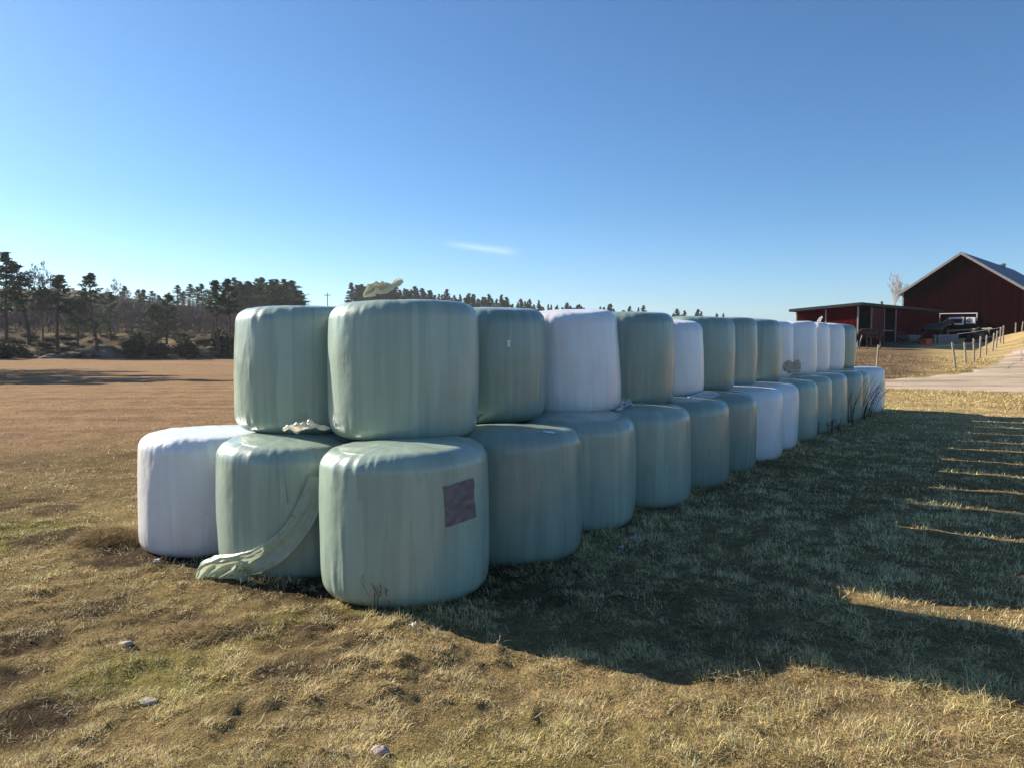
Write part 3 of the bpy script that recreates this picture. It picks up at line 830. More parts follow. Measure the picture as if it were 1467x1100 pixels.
def pine(seed, h, cf, spread, wood='bark', leaf='needles', spruce=False, bend=.25, dens=1.0, nsz=.15):
    rng = np.random.RandomState(seed); m = MB()
    nseg = 9
    tp = [Vector((bend * math.sin(k / nseg * 2.4 + seed), bend * math.cos(k / nseg * 1.7 + seed * 2) - bend * math.cos(seed * 2), h * k / nseg - (.6 if k == 0 else 0))) for k in range(nseg + 1)]
    tp[0].x = tp[1].x * .6; 
    m.tube(tp, [h * .013 * (1 - .85 * k / nseg) + .02 for k in range(nseg + 1)], 7)
    def trunk_at(t):
        k = min(int(t * nseg), nseg - 1); return tp[k].lerp(tp[k+1], t * nseg - k)
    cs, rd = [], []
    nb = int((70 if spruce else 46) * dens)
    for k in range(nb):
        t = cf + (1 - cf) * (k + rng.rand()) / nb
        s_ = (t - cf) / (1 - cf)
        if spruce: L = spread * (1 - s_) ** .85 * rng.uniform(.75, 1.1) + .12
        else: L = spread * (min(1, .35 + s_ * 3.2) * (1.03 - s_) ** .95) * rng.uniform(.45, 1.25) + .10
        az = rng.uniform(0, 6.283)
        rise = (-.25 + .5 * s_ if spruce else rng.uniform(-.05, .55) + .3 * s_)
        p0 = trunk_at(min(t, .995)); d = Vector((math.cos(az), math.sin(az), 0))
        p1 = p0 + d * L * .55 + Vector((0, 0, L * rise * .45)); p2 = p0 + d * L + Vector((0, 0, L * rise * (1.0 if not spruce else .7)))
        w = .010 * L + .012
        m.tube([p0, p1, p2], [w * 1.6, w, w * .5], 3, False)
        if spruce:
            for f in (.3, .55, .78, 1.0): cs.append(p0.lerp(p2, f)); rd.append(.16 + .16 * L)
        else:
            for f in (.55, .8, 1.0):
                if rng.rand() < .9:
                    cs.append((p1 if f < .7 else p1.lerp(p2, (f - .6) / .4)) + Vector(rng.normal(0, .12 * L, 3)) + Vector((0, 0, .08))); rd.append(.20 + .14 * L * rng.uniform(.6, 1.3))
    # a few bare dead limbs below the crown
    for k in range(6 if not spruce else 0):
        t = rng.uniform(cf * .45, cf); p0 = trunk_at(t); az = rng.uniform(0, 6.283); L = rng.uniform(.5, 1.5)
        m.tube([p0, p0 + Vector((math.cos(az) * L, math.sin(az) * L, rng.uniform(-.3, .3)))], [.03, .012], 3, False)
    if not spruce:
        for k in range(4): cs.append(tp[-1] + Vector((rng.normal(0, .08), rng.normal(0, .08), -.3 * k + .15))); rd.append(.16 + .05 * k)
    v, f = needles(rng, np.array([tuple(c) for c in cs]), int((26 if not spruce else 12) * 1), np.array(rd), nsz, .55 if not spruce else .5)
    return (mesh('trunk', m.v, m.f, M[wood], True), bigmesh('crown', v, f, None, None, M[leaf], False))

def bare(seed, h, spread, wood, min_r=.018, levels=4, first=.3):
    rng = random.Random(seed); m = MB(); tw = MB()
    def grow(p, d, L, r, lv):
        pts = [p]; dd = d.copy()
        for k in range(4):
            dd = (dd + Vector((rng.gauss(0, .13), rng.gauss(0, .13), .05))).normalized(); pts.append(pts[-1] + dd * L / 4)
        rad = [max(min_r, r * (1 - .6 * k / 4)) for k in range(5)]
        (m if lv < 2 else tw).tube(pts, rad, 6 if lv < 2 else 3, lv < 2)
        if lv >= levels: return
        nb = rng.randint(4, 6) if lv else 11
        for k in range(nb):
            t = rng.uniform(first if lv == 0 else .25, 1.0); kk = min(int(t * 4), 3); q = pts[kk].lerp(pts[kk+1], t * 4 - kk)
            az = rng.uniform(0, 6.283); out = Vector((math.cos(az), math.sin(az), 0))
            nd = (dd * rng.uniform(.5, .9) + out * spread * rng.uniform(.6, 1.1) + Vector((0, 0, .2))).normalized()
            grow(q, nd, L * rng.uniform(.34, .52) * (1.15 - .4 * t if lv == 0 else 1), max(min_r, r * .42 * (1.2 - t * .5)), lv + 1)
    grow(Vector((0, 0, -.4)), Vector((rng.gauss(0, .04), rng.gauss(0, .04), 1)).normalized(), h * .9, h * .016, 0)
    return mesh('trunk', m.v, m.f, M[wood], True), mesh('crown', tw.v, tw.f, M[wood], False)

def tree(name, parts, loc, rz, sc_, label, cat, group):
    o = empty(name, loc, rz); o.scale = sc_
    ob('trunk', parts[0], o); ob('crown', parts[1], o)
    return tag(o, label, cat, group)

PINES = [pine(1, 13, .36, 2.5, dens=1.2), pine(2, 13, .42, 2.9, bend=.4, dens=1.1), pine(3, 13, .32, 3.2, bend=.5, dens=1.15), pine(4, 13, .50, 2.2, bend=.3), pine(5, 13, .20, 3.5, dens=1.4), pine(6, 13, .55, 1.9, bend=.2)]
SPR = [pine(21, 12, .10, 2.4, 'bark', 'spruce_needles', True, .05, 1.0, .26), pine(22, 12, .14, 1.9, 'bark', 'spruce_needles', True, .05, .9, .26)]
BARE = [bare(31, 11, .85, 'grey_bark', .03), bare(32, 11, .6, 'pale_bark', .03), bare(33, 10, .5, 'birch_bark', .016, 4, .15)]
def place(kind, proto, px, base_y, top_y, depth, label, group, cat, wide=1.0, hgt=13.0):
    p = atd(px, depth)
    top = pix(px, top_y, depth).z
    k = max(.25, (top - p.z) / hgt)
    wide *= 1.45 if 'pine' in kind else 1.0
    return tree(kind, proto, p, random.Random(px).uniform(0, 6.28), (k * wide, k * wide, k), label, cat, group)
FG = 'pines at the edge of the field'
place('pine_tree', PINES[0], 12, 481, 364, 122, 'tallest pine at the left edge of the field wood', FG, 'pine tree', .95)
place('pine_tree', PINES[1], 39, 480, 381, 123, 'broad topped tall pine, second from the left edge', FG, 'pine tree', 1.15)
place('pine_tree', PINES[3], 85, 487, 397, 119, 'slim pine with a narrow tufted top right of a bare tree', FG, 'pine tree', 1.3)
place('pine_tree', PINES[4], 113, 484, 428, 122, 'bushy low pine left of the wide crowned tall pine', FG, 'pine tree', 1.0)
place('pine_tree', PINES[2], 139, 487, 394, 119, 'tall pine with a wide layered crown, middle of the left wood', FG, 'pine tree', .95)
place('pine_tree', PINES[4], 160, 478, 420, 126, 'small dark pine just right of the wide crowned tall pine', FG, 'pine tree', .9)
place('pine_tree', PINES[4], 217, 485, 438, 118, 'short spreading pine, left one of a low pair', FG, 'pine tree', 1.35)
place('pine_tree', PINES[4], 238, 487, 424, 119, 'spreading pine, right and taller one of a low pair', FG, 'pine tree', 1.15)
place('pine_tree', PINES[5], 313, 505, 404, 113, 'slender tall pine with a bare trunk, left one of two by the bales', FG, 'pine tree', .9)
place('pine_tree', PINES[5], 329, 508, 402, 114, 'slender tall pine with a bare trunk, right one of two nearest the bales', FG, 'pine tree', .85)
place('bare_tree', BARE[0], 61, 480, 396, 124, 'leafless grey tree between the second pine and the slim pine', 'leafless trees by the field', 'bare tree', .9, 11)
place('bare_tree', BARE[1], 165, 478, 411, 135, 'leafless pale tree right of the wide crowned tall pine', 'leafless trees by the field', 'bare tree', .9, 11)
place('bare_tree', BARE[1], 98, 478, 409, 138, 'leafless pale tree behind the bushy low pine', 'leafless trees by the field', 'bare tree', .9, 11)
place('birch_tree', BARE[2], 1271, 440, 400, 96, 'leafless pale birch behind the red shed', 'leafless trees by the barn', 'birch', .8, 10)
SIDE = 'pines on the side of the field that shade it'
for k, (x_, y_, h_) in enumerate(((-47, 51.4, 13), (-44.6, 53.5, 12.5), (-44.0, 55.5, 13.5), (-52.5, 66.4, 14.5), (-53, 58, 13), (-60, 74, 14), (-58, 78, 13), (-57, 52, 13.5), (-50, 45, 12), (-58, 66, 14))):
    h_ *= 1.2; q = h_ / 13
    tree('pine_tree', PINES[(k * 3 + 1) % 5], Vector((x_, y_, Tz(x_, y_) - .1)), k * 1.3, (q * 1.3, q * 1.3, q), 'pine on the left flank of the field throwing a long shadow across it', 'pine tree', SIDE)
rr = random.Random(12)
BG = 'background trees in the wood above the field'
place('pine_tree', PINES[0], 181, 470, 411, 170, 'pointed pale pine on the skyline right of the leafless pale tree', BG, 'pine tree', 1.0)
sky = [(66, 416), (124, 422), (149, 422), (200, 416), (209, 416), (221, 418), (229, 424), (246, 420), (256, 410), (265, 418), (273, 408), (283, 412), (292, 408), (299, 418), (318, 406)]
for k, (px, ty) in enumerate(sky):
    place('pine_tree', PINES[(k * 5 + 3) % 6], px, 445, ty, rr.uniform(195, 235), 'distant pine on the hill skyline behind the left field wood', 'pines on the left hill skyline', 'pine tree', 1.15)
for k in range(46):
    px = 336 + k * 2.05 + rr.uniform(-1, 1)
    place('pine_tree', PINES[(0, 4, 2, 4, 1)[k % 5]], px, 445, rr.uniform(398, 413) + (6 if px > 425 else 0) + (10 if k % 3 == 1 else 0), rr.uniform(200, 250), 'pine of the dense dark block on the hill left of the stack', 'pines of the dense block beside the stack', 'pine tree', 1.25)
# far ridge
prof = [(505, 409), (530, 409), (560, 412), (600, 415), (640, 418), (690, 423), (760, 429), (840, 436), (920, 441), (1035, 449)]
px = 504.0
while px < 1034:
    hgt = rr.uniform(5.5, 11.5) if px > 600 else rr.uniform(9, 12)
    if px > 850 and rr.random() < .2: px += rr.uniform(4, 10)
    dpt = rr.uniform(385, 430); p = atd(px, dpt)
    topy = np.interp(px, [a for a, b in prof], [b for a, b in prof]) + (12 - hgt) * 2.0 - 3 + rr.uniform(-2, 3)
    top = pix(px, float(topy), dpt).z
    k = max(.3, (top - p.z) / 12); wq = rr.uniform(1.1, 2.3)
    tree('spruce_tree', SPR[rr.randint(0, 1)], p, rr.uniform(0, 6), (k * wq, k * wq, k), 'small dark spruce on the far ridge seen above the bales', 'spruce tree', 'spruces along the far ridge')
    px += rr.choice((2, 2.5, 3, 4, 5, 7)) * (1 if px < 900 else 1.4)
# juniper bushes
def bush_mesh(seed):
    q = np.random.RandomState(seed); m = MB(); cs = []; rd = []
    for k in range(26):
        az = q.uniform(0, 6.28); L = q.uniform(.3, 1.0); t = q.uniform(.35, 1)
        top = Vector((math.cos(az) * L * .75, math.sin(az) * L * .75, 2.2 * t * (1.1 - .5 * L)))
        m.tube([Vector((0, 0, -.2)), top * .5 + Vector((math.cos(az) * .1, math.sin(az) * .1, 0)), top], [.05, .03, .012], 3, False)
        for f in (.4, .65, .85, 1): cs.append(tuple(top * f + Vector(q.normal(0, .12, 3)))); rd.append(.33)
    v, f = needles(q, np.array(cs), 16, np.array(rd), .16, 1.0)
    return mesh('stems', m.v, m.f, M['bark']), bigmesh('foliage', v, f, None, None, M['juniper'], False)
BU = [bush_mesh(3), bush_mesh(4)]
for px, by, ty, w, lab, dp in ((192, 504, 473, 1.0, 'dark pointed juniper at the field edge below the leafless tree', 113), (222, 506, 487, 1.7, 'low wide juniper right of the pointed juniper', 112),
                       (270, 506, 479, 1.2, 'rounded juniper midway along the right end of the field edge', 112), (322, 508, 470, 1.25, 'big dark juniper at the foot of the two slender pines', 115),
                       (5, 513, 488, 1.6, 'dark bush cut by the left edge above the field', 110), 
                       (26, 508, 491, 1.5, 'low scrub on the bank below the second tall pine', 114)):
    p = atd(px, dp); k = max(.3, (pix(px, ty, dp).z - p.z) / 2.4)
    o = empty('juniper_bush', p, px); o.scale = (k * w, k * w, k)
    b = BU[int(px) % 2]
    ob('stems', b[0], o); ob('foliage', b[1], o)
    tag(o, lab, 'bush', 'bushes along the field edge')
hb = bpy.data.meshes.new_from_object(bpy.data.objects.new('tmp', BU[0][1])); hb.materials.clear(); hb.materials.append(M['heather'])
rs_ = random.Random(44)
for k in range(130):
    px = rs_.uniform(-60, 335); dp = 113 + 20 * rs_.random() ** 1.1; p = atd(px, dp); q = rs_.uniform(.2, .6)
    o = empty('heather_scrub', p, rs_.uniform(0, 6)); o.scale = (q * 2.2, q * 2.2, q * .62)
    b = BU[k % 2]; ob('stems', b[0], o); ob('foliage', hb if k % 5 else b[1], o)
    tag(o, 'low dark scrub on the rough bank between field and wood', 'scrub', 'low scrub on the bank')
# brown leafless wood that reads as one mass
def brushwood():
    q = np.random.RandomState(5); n = 2400
    px_ = q.uniform(-260, 445, n); dp = q.uniform(136, 230, n)
    u = (px_ - 733.5) / F
    x = u * dp; y = dp; z = T(x, y)
    h = q.uniform(2.8, 6.0, n) * np.interp(dp, [136, 230], [.75, 1.0])
    vs, fs = [], []
    for i in range(n):
        b = np.array([x[i], y[i], z[i] - .3]); H = h[i]
        ks = 46
        p0 = [b + [0, 0, 0]]; p1 = [b + np.array([q.normal(0, .3), q.normal(0, .3), H])]; w = [.045]
        t = q.uniform(.02, .98, ks); az = q.uniform(0, 6.28, ks); L = q.uniform(.5, 2.0, ks) * (1.25 - t * .8)
        s0 = b + t[:, None] * (p1[0] - b)
        s1 = s0 + np.stack([np.cos(az) * L * .7, np.sin(az) * L * .7, L * q.uniform(.3, 1.2, ks)], -1)
        A = np.concatenate([p0, s0]); B = np.concatenate([p1, s1]); W = np.concatenate([w, np.full(ks, .045)])
        sd = q.normal(0, 1, (ks + 1, 3)); sd[:, 2] = 0; sd /= np.linalg.norm(sd, axis=1)[:, None]; sd = sd * W[:, None]
        k0 = len(vs) * 3
        vs.append(np.stack([A - sd, A + sd, B], 1).reshape(-1, 3))
    V = np.concatenate(vs); Tq = np.arange(len(V)).reshape(-1, 3)
    me = bpy.data.meshes.new('leafless_wood')
    me.vertices.add(len(V)); me.vertices.foreach_set('co', V.astype(np.float32).ravel())
    me.loops.add(len(V)); me.loops.foreach_set('vertex_index', np.arange(len(V), dtype=np.int32))
    me.polygons.add(len(Tq)); me.polygons.foreach_set('loop_start', (np.arange(len(Tq)) * 3).astype(np.int32))
    me.update(calc_edges=True); me.validate(); me.materials.append(M['brushwood'])
    tag(ob('leafless_wood', me), kind='stuff')
brushwood()
# outcrop rocks on the bank
rr = random.Random(8)
for k in range(34):
    px = rr.uniform(-40, 332); dp = rr.uniform(113, 124); p = atd(px, dp); q = rr.uniform(.25, 1.2)
    vs, fs = [], []
    for i in range(9):
        ph = math.pi * i / 8
        for j in range(12):
            t = 2*math.pi*j/12; d = Vector((math.sin(ph)*math.cos(t), math.sin(ph)*math.sin(t), math.cos(ph)))
            kk = 1 + .4 * float(vn(d.x*1.4+k, d.y*1.4, d.z*1.4, k))
            vs.append((d.x*kk*q*1.8, d.y*kk*q, d.z*kk*q*.55))
    for i in range(8):
        for j in range(12): fs.append((i*12+j, (i+1)*12+j, (i+1)*12+(j+1) % 12, i*12+(j+1) % 12))
    tag(ob('rock', mesh('rock', vs, fs, M['rock'], False), None, p), 'grey rock on the shaded bank above the ploughed field', 'rock', 'rocks on the bank by the field')

# utility pole far away
p = atd(470, 230); m = MB(); H = pix(470, 420, 230).z - p.z
m.tube([(0, 0, -.5), (0, 0, H)], [.16, .11], 8); o = empty('utility_pole', p); m.build('pole', M['grey_bark'], o)
m = MB(); m.box((-.9, -.06, H - .8), (.9, .06, H - .62)); m.build('crossarm', M['grey_bark'], o)
m = MB()
for s in (-.8, .8, 0): m.tube([(s, 0, H - .62 if s else H), (s, 0, (H - .38) if s else H + .2)], .05, 6)
m.build('insulators', M['grey_stone'], o)
tag(o, 'thin wooden utility pole on the skyline left of the largest upper bale', 'utility pole')

# ------------------------------------------------------------------ barn
bz = Tz(38.4, 74.5); bz = 1.05
barn = empty('red_barn', (38.4, 74.5, bz), R(-42.5))
tag(barn, 'dark red timber barn with grey sheet roof and white barge boards', 'barn')
BW, BE, BA, BL = 9.95, 5.0, 8.45, 26.0
m = MB()
vs = []
for yy in (0, BL): vs += [(0, yy, -1.5), (BW, yy, -1.5), (BW, yy, BE), (BW/2, yy, BA), (0, yy, BE)]
m.add(vs, [(0,1,2,3,4), (9,8,7,6,5), (0,4,9,5), (1,6,7,2), (0,5,6,1), (4,3,8,9), (3,2,7,8)])
m.build('wall', M['barn_red_shaded'], barn)
sl = (BA - BE) / (BW / 2); ov = .38; th = .14
for sgn in (-1, 1):
    m = MB()
    def rp(s, z_): return (BW/2 + sgn * s, z_)
    x0, z0 = rp(0, BA + .03); x1, z1 = rp(BW/2 + ov, BE - ov * sl + .03)
    a = [(x0, -.35, z0), (x1, -.35, z1), (x1, BL + .35, z1), (x0, BL + .35, z0)]
    b = [(q[0], q[1], q[2] + th) for q in a]
    m.add(a + b, [(0,1,2,3), (7,6,5,4), (0,4,5,1), (1,5,6,2), (2,6,7,3), (3,7,4,0)])
    r_ = m.build('roof', M['sheet_roof'], barn)
    if sgn == 1:
        m = MB(); xx = BW/2 + .6; zz_ = BA + .03 - .6 * sl
        m.tube([(xx, 16, zz_ - .1), (xx, 16, zz_ + .42)], .24, 12); m.tube([(xx, 16, zz_ + .42), (xx, 16, zz_ + .58)], [.36, .12], 12)
        m.build('roof_vent', M['grey_plastic'], r_)
    m = MB()
    a = [(x0, -.39, z0 - .10), (x1, -.39, z1 - .10), (x1, -.39, z1 + th + .02), (x0, -.39, z0 + th + .02)]
    b = [(q[0], -.352, q[2]) for q in a]
    m.add(a + b, [(0,1,2,3), (7,6,5,4), (0,4,5,1), (1,5,6,2), (2,6,7,3), (3,7,4,0)])
    m.build('barge_board', M['trim'], barn)
m = MB(); m.box((-.03, -.03, -.5), (.11, -.003, BE - .05)); m.build('corner_board', M['trim'], barn)
def framed(x0, x1, z0, z1, w=.16):
    m = MB()
    m.box((x0, -.07, z0), (x1, -.004, z0 + w)); m.box((x0, -.07, z1 - w), (x1, -.004, z1)); m.box((x0, -.07, z0 + w), (x0 + w, -.004, z1 - w)); m.box((x1 - w, -.07, z0 + w), (x1, -.004, z1 - w))
    f = m.build('window', M['white_paint'], barn)
    m = MB(); m.box((x0 + w, -.03, z0 + w), (x1 - w, -.01, z1 - w)); m.build('pane', M['glass'], f)
framed(4.09, 5.37, 1.84, 2.56)
m = MB(); m.box((5.60, -.38, 1.95), (6.34, -.06, 2.53)); m.box((5.66, -.06, 1.9), (5.72, -.004, 2.4)); m.box((6.2, -.06, 1.9), (6.26, -.004, 2.4))
hp = m.build('heat_pump', M['white_paint'], barn)
m = MB(); m.tube([(5.86, -.385, 2.24), (5.86, -.40, 2.24)], .22, 20); m.build('fan_grille', M['steel'], hp)
m = MB(); m.tube([(3.35, -.06, 1.55), (3.35, -.06, 2.88)], .022, 6); m.tube([(3.30, -.06, 2.90), (6.46, -.06, 2.90)], .036, 6); m.tube([(6.42, -.06, 2.9), (6.42, -.06, 2.2)], .034, 6)
m.build('pipe', M['white_paint'], barn)
# battens that give the boarded gable its relief
m = MB(); rr = random.Random(3); xx = .25
while xx < BW - .1:
    m.box((xx - .022, -.016, -1.2), (xx + .022, -.004, BE + (BW/2 - abs(xx - BW/2)) * sl - .12)); xx += .21
m.build('battens', M['barn_red_shaded'], barn)

# ------------------------------------------------------------------ shed (open stables)
A = Vector((25.1, 55, 0)); A.z = Tz(A.x, A.y)
shed = empty('stable_shed', A, R(47.5))
tag(shed, 'low red stable shed with open dark stalls built against the barn', 'shed')
SL, SDp, SH, SB = 23.0, 4.5, 3.05, 2.72
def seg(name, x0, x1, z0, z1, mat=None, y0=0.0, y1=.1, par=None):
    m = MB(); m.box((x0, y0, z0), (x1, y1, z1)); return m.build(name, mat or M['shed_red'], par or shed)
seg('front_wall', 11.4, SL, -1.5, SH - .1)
seg('front_wall', 9.12, 11.38, 2.05, SH - .1)
m = MB(); m.add([(0, 0, -1), (.1, 0, -1), (.1, SDp, -1), (0, SDp, -1), (0, 0, SH - .08), (.1, 0, SH - .08), (.1, SDp, SB - .08), (0, SDp, SB - .08)], [(3,2,1,0),(4,5,6,7),(0,1,5,4),(1,2,6,5),(2,3,7,6),(3,0,4,7)])
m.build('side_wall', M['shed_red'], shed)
seg('back_wall', .1, SL, -1, SB - .1, M['dark_wood'], SDp - .1, SDp)
for xx in (3.0, 6.05, 9.1, 11.4): seg('stall_partition', xx - .04, xx + .04, -1, 2.6, M['dark_wood'], .12, SDp - .12)
seg('sliding_door', 3.05, 6.0, .62, SH - .16, M['door_pink'], -.09, -.03)
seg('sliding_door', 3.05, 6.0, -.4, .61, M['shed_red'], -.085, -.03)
seg('half_door', 9.2, 11.3, -.4, 1.15, M['door_pink'], -.06, -.005)
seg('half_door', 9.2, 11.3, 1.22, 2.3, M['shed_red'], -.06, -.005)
seg('stall_bar', 6.1, 9.0, 1.18, 1.26, M['steel'], .02, .08)
for xx in (-.06, 2.93, 6.03, 9.06, 11.36, 14.4, 17.4): seg('post', xx, xx + .09, -.5, SH - .1, M['trim'] if xx < 9.1 else M['door_pink'], -.10, -.003)
m = MB(); m.box((-.03, 2.2, -.5), (-.003, 2.29, SH - .3)); m.box((-.03, 4.40, -.5), (-.003, 4.49, SB - .12)); m.build('wall_strip', M['trim'], shed)
m = MB()
sl2 = (SH - SB) / SDp; y0, y1 = -.38, SDp + .4
a = [(-.4, y0, SH - y0 * sl2 - .06), (SL, y0, SH - y0 * sl2 - .06), (SL, y1, SH - y1 * sl2 - .06), (-.4, y1, SH - y1 * sl2 - .06)]
b = [(q[0], q[1], q[2] + .20) for q in a]
m.add(a + b, [(3,2,1,0),(4,5,6,7),(0,1,5,4),(1,2,6,5),(2,3,7,6),(3,0,4,7)])
rf = m.build('roof', M['roof_felt'], shed)
m = MB(); m.tube([(6.2, .2, SH + .05), (6.2, .2, SH + .38)], .09, 8); m.tube([(6.2, .2, SH + .38), (6.2, .2, SH + .46)], [.15, .05], 8); m.build('roof_vent', M['steel'], rf)

# ------------------------------------------------------------------ horses
def skin(name, bones, mat, parent, levels=2):
    """bones: list of chains [(x,y,z,r)...]; chains share joints by coordinate"""
    me = bpy.data.meshes.new(name); vs, rs_, es, key = [], [], [], {}
    for ch in bones:
        prev = None
        for (x, y, z, r_) in ch:
            k = (round(x, 3), round(y, 3), round(z, 3))
            if k not in key: key[k] = len(vs); vs.append((x, y, z)); rs_.append(r_)
            if prev is not None and prev != key[k]: es.append((prev, key[k]))
            prev = key[k]
    me.from_pydata(vs, es, [])
    o = bpy.data.objects.new(name, me); COL.objects.link(o)
    md = o.modifiers.new('skin', 'SKIN'); md.use_smooth_shade = True
    for k, r_ in enumerate(rs_):
        r2 = r_ if hasattr(r_, '__len__') else (r_, r_)
        me.skin_vertices[0].data[k].radius = r2
    me.skin_vertices[0].data[0].use_root = True
    s_ = o.modifiers.new('sub', 'SUBSURF'); s_.levels = levels; s_.render_levels = levels
    dg = bpy.context.evaluated_depsgraph_get()
    nm = bpy.data.meshes.new_from_object(o.evaluated_get(dg)); nm.name = name
    bpy.data.objects.remove(o)
    nm.materials.clear(); nm.materials.append(mat)
    nm.polygons.foreach_set('use_smooth', [True] * len(nm.polygons))
    return ob(name, nm, parent)
def horse(px, depth, rz, coat, grazing, label, dz=0.0, k_=1.0):
    root = empty('horse', atd(px, depth, dz), rz); root.scale = (k_, k_, k_)
    ch, pv = (-.52, 0, 1.14, .29), (.58, 0, 1.20, .29)
    sh = (-.66, 0, 1.24, .25)
    if grazing: neck = [(-.90, 0, 1.06, .19), (-1.08, 0, .80, .145), (-1.18, 0, .56, .125), (-1.22, 0, .34, .085), (-1.25, 0, .14, .06)]
    else: neck = [(-.86, 0, 1.38, .24), (-1.02, 0, 1.52, .19), (-1.14, 0, 1.62, .155), (-1.30, 0, 1.48, .12), (-1.44, 0, 1.28, .085)]
    bones = [[pv, (.3, 0, 1.12, .32), (-.1, 0, 1.08, .33), ch, sh] + neck]
    k = 0
    for s in (-1, 1):
        o1 = .07 * s if not grazing else -.16 * s
        bones.append([ch, (-.54, .15 * s, .92, .12), (-.55 + o1, .15 * s, .50, .06), (-.56 + o1 * 1.3, .15 * s, .14, .043), (-.60 + o1 * 1.3, .15 * s, .03, .06)])
        o2 = .08 * s
        bones.append([pv, (.56, .15 * s, .98, .16), (.50 + o2, .15 * s, .80, .115), (.72 + o2, .15 * s, .52, .062), (.68 + o2, .15 * s, .14, .045), (.64 + o2, .15 * s, .03, .062)])
    hd = neck[2]; up = Vector((neck[1][0] - neck[3][0], 0, neck[1][2] - neck[3][2])).normalized()
    for s in (-1, 1): bones.append([hd, (hd[0] + up.x * .12 + (.05 if not grazing else 0), .06 * s, hd[2] + up.z * .12 + (.06 if not grazing else .03), .03), (hd[0] + up.x * .2 + (.05 if not grazing else -.0), .075 * s, hd[2] + up.z * .2 + (.1 if not grazing else .04), .012)])
    skin('body', bones, coat, root)
    m = MB(); rr = random.Random(px)
    pts = [Vector(sh[:3])] + [Vector(q[:3]) for q in neck[:3]]
    for i in range(60):
        t = rr.random() * 2.6; k = min(int(t), 2); p = pts[k].lerp(pts[k+1], t - k); rad = (.2, .15, .11)[k] * .95
        d = (pts[k+1] - pts[k]).normalized(); nn = Vector((d.z, 0, -d.x)) if not grazing else Vector((-abs(d.z), 0, abs(d.x) * .8))
        if nn.z < 0: nn = -nn
        q0 = p + nn.normalized() * rad
        m.tube([q0, q0 + Vector((rr.uniform(-.03, .05), -.07 * rr.choice((1, 1, -1)), .0)), q0 + Vector((rr.uniform(-.05, .08), -.12, -.14))], [.016, .014, .006], 4)
    m.build('mane', M['horse_hair'], root)
    m = MB()
    for i in range(14): m.tube([(.80, rr.uniform(-.04, .04), 1.30), (.92 + rr.uniform(-.03, .03), rr.uniform(-.05, .05), 1.05), (.92 + rr.uniform(-.05, .05), rr.uniform(-.07, .07), .62)], [.03, .03, .012], 5)
    m.build('tail', M['horse_hair'], root)
    m = MB()
    for s in (-1, 1):
        o1 = (.07 * s if not grazing else -.16 * s) * 1.3
        m.tube([(-.615 + o1, .15 * s, -.01), (-.585 + o1, .15 * s, .08)], [.075, .058], 8); m.tube([(.625 + .08 * s, .15 * s, -.01), (.655 + .08 * s, .15 * s, .08)], [.075, .058], 8)
    m.build('hooves', M['hoof'], root)
    return tag(root, label, 'horse', 'horses in the paddock')
horse(1248, 53, R(6), M['horse_brown'], True, 'dark brown horse grazing in front of the open stable doors')
horse(1335, 60.5, R(180 - 8), M['horse_black'], False, 'black horse standing by the barn gable, facing right', 0, 1.1)

# ------------------------------------------------------------------ paddock things
def post(px, depth, h, lean, label, rad=.055):
    p = atd(px, depth); m = MB(); q = random.Random(px)
    m.tube([(0, 0, -.3), (lean * h * .5 + q.gauss(0, .01), q.gauss(0, .01), h * .5), (lean * h, 0, h - .05), (lean * h, 0, h)], [rad, rad * .95, rad * .85, rad * .5], 8)
    o = empty('fence_post', p); m.build('stake', M['post_wood'], o)
    m = MB(); m.tube([(lean * (h - .12), -rad - .005, h - .12), (lean * (h - .12), -rad - .05, h - .12)], .022, 6); m.build('insulator', M['steel'], o)
    tag(o, label, 'fence post', 'wooden posts of the paddock fence')
    return p + Vector((lean * (h - .12), -rad - .05, h - .12))
ordn = ['nearest', 'second', 'third', 'fourth', 'fifth', 'sixth', 'seventh', 'eighth', 'ninth']
spec = [(1370.6, 37.6, 1.26, -.20), (1384.5, 39.6, 1.16, -.11), (1396, 41.4, 1.27, -.06), (1404, 43.8, 1.28, 0), (1413, 46.5, 1.2, -.01), (1421.6, 49, 1.2, .06), (1427, 52, 1.18, .03), (1432.5, 56, 1.2, 0), (1437.0, 54.5, 1.34, -.02)]
tops = []
for k, (px, d, h, le) in enumerate(spec):
    tops.append(post(px, d, h, le, ['nearest fence post on the bank, leaning strongly left', 'second fence post from the road, leaning slightly left', 'third fence post from the leaning one', 'upright fourth fence post from the leaning one',
      'fifth fence post from the leaning one, halfway up the bank', 'sixth fence post, tilting slightly right', 'seventh fence post, short one before the close pair', 'left post of the close pair at the top of the bank', 'right post of the close pair at the top of the bank'][k]))
p_r1 = post(1454, 66, .95, 0, 'left of two short posts at the right edge before the barn')
p_r2 = post(1463, 66, .9, .08, 'right of two short posts at the right edge before the barn')
p_l = post(1257, 36, 1.22, .03, 'lone whitish fence post behind the white end bale', .05)
p_m = post(1339.5, 58, .75, 0, 'short stake beside the grey trough', .07)
def wire(a, b, sag, label, rad=.012):
    m = MB(); n = 12
    m.tube([a.lerp(b, i / n) - a - Vector((0, 0, sag * 4 * (i/n) * (1 - i/n))) for i in range(n + 1)], rad, 5)
    return tag(m.build('fence_tape', M['tape_line'], None, False, a), label, 'fence tape', 'white tapes of the paddock fence')
def wires(pts, sag, label, rad=.007):
    m = MB()
    for a, b in zip(pts[:-1], pts[1:]):
        m.tube([a.lerp(b, i / 8) - pts[0] - Vector((0, 0, sag * 4 * (i/8) * (1 - i/8))) for i in range(9)], rad, 5)
    return tag(m.build('fence_tape', M['tape_line'], None, False, pts[0]), label, 'fence tape', 'white tapes of the paddock fence')
wires([p_l, tops[0]], .12, 'white fence tape from the lone post to the leaning post')
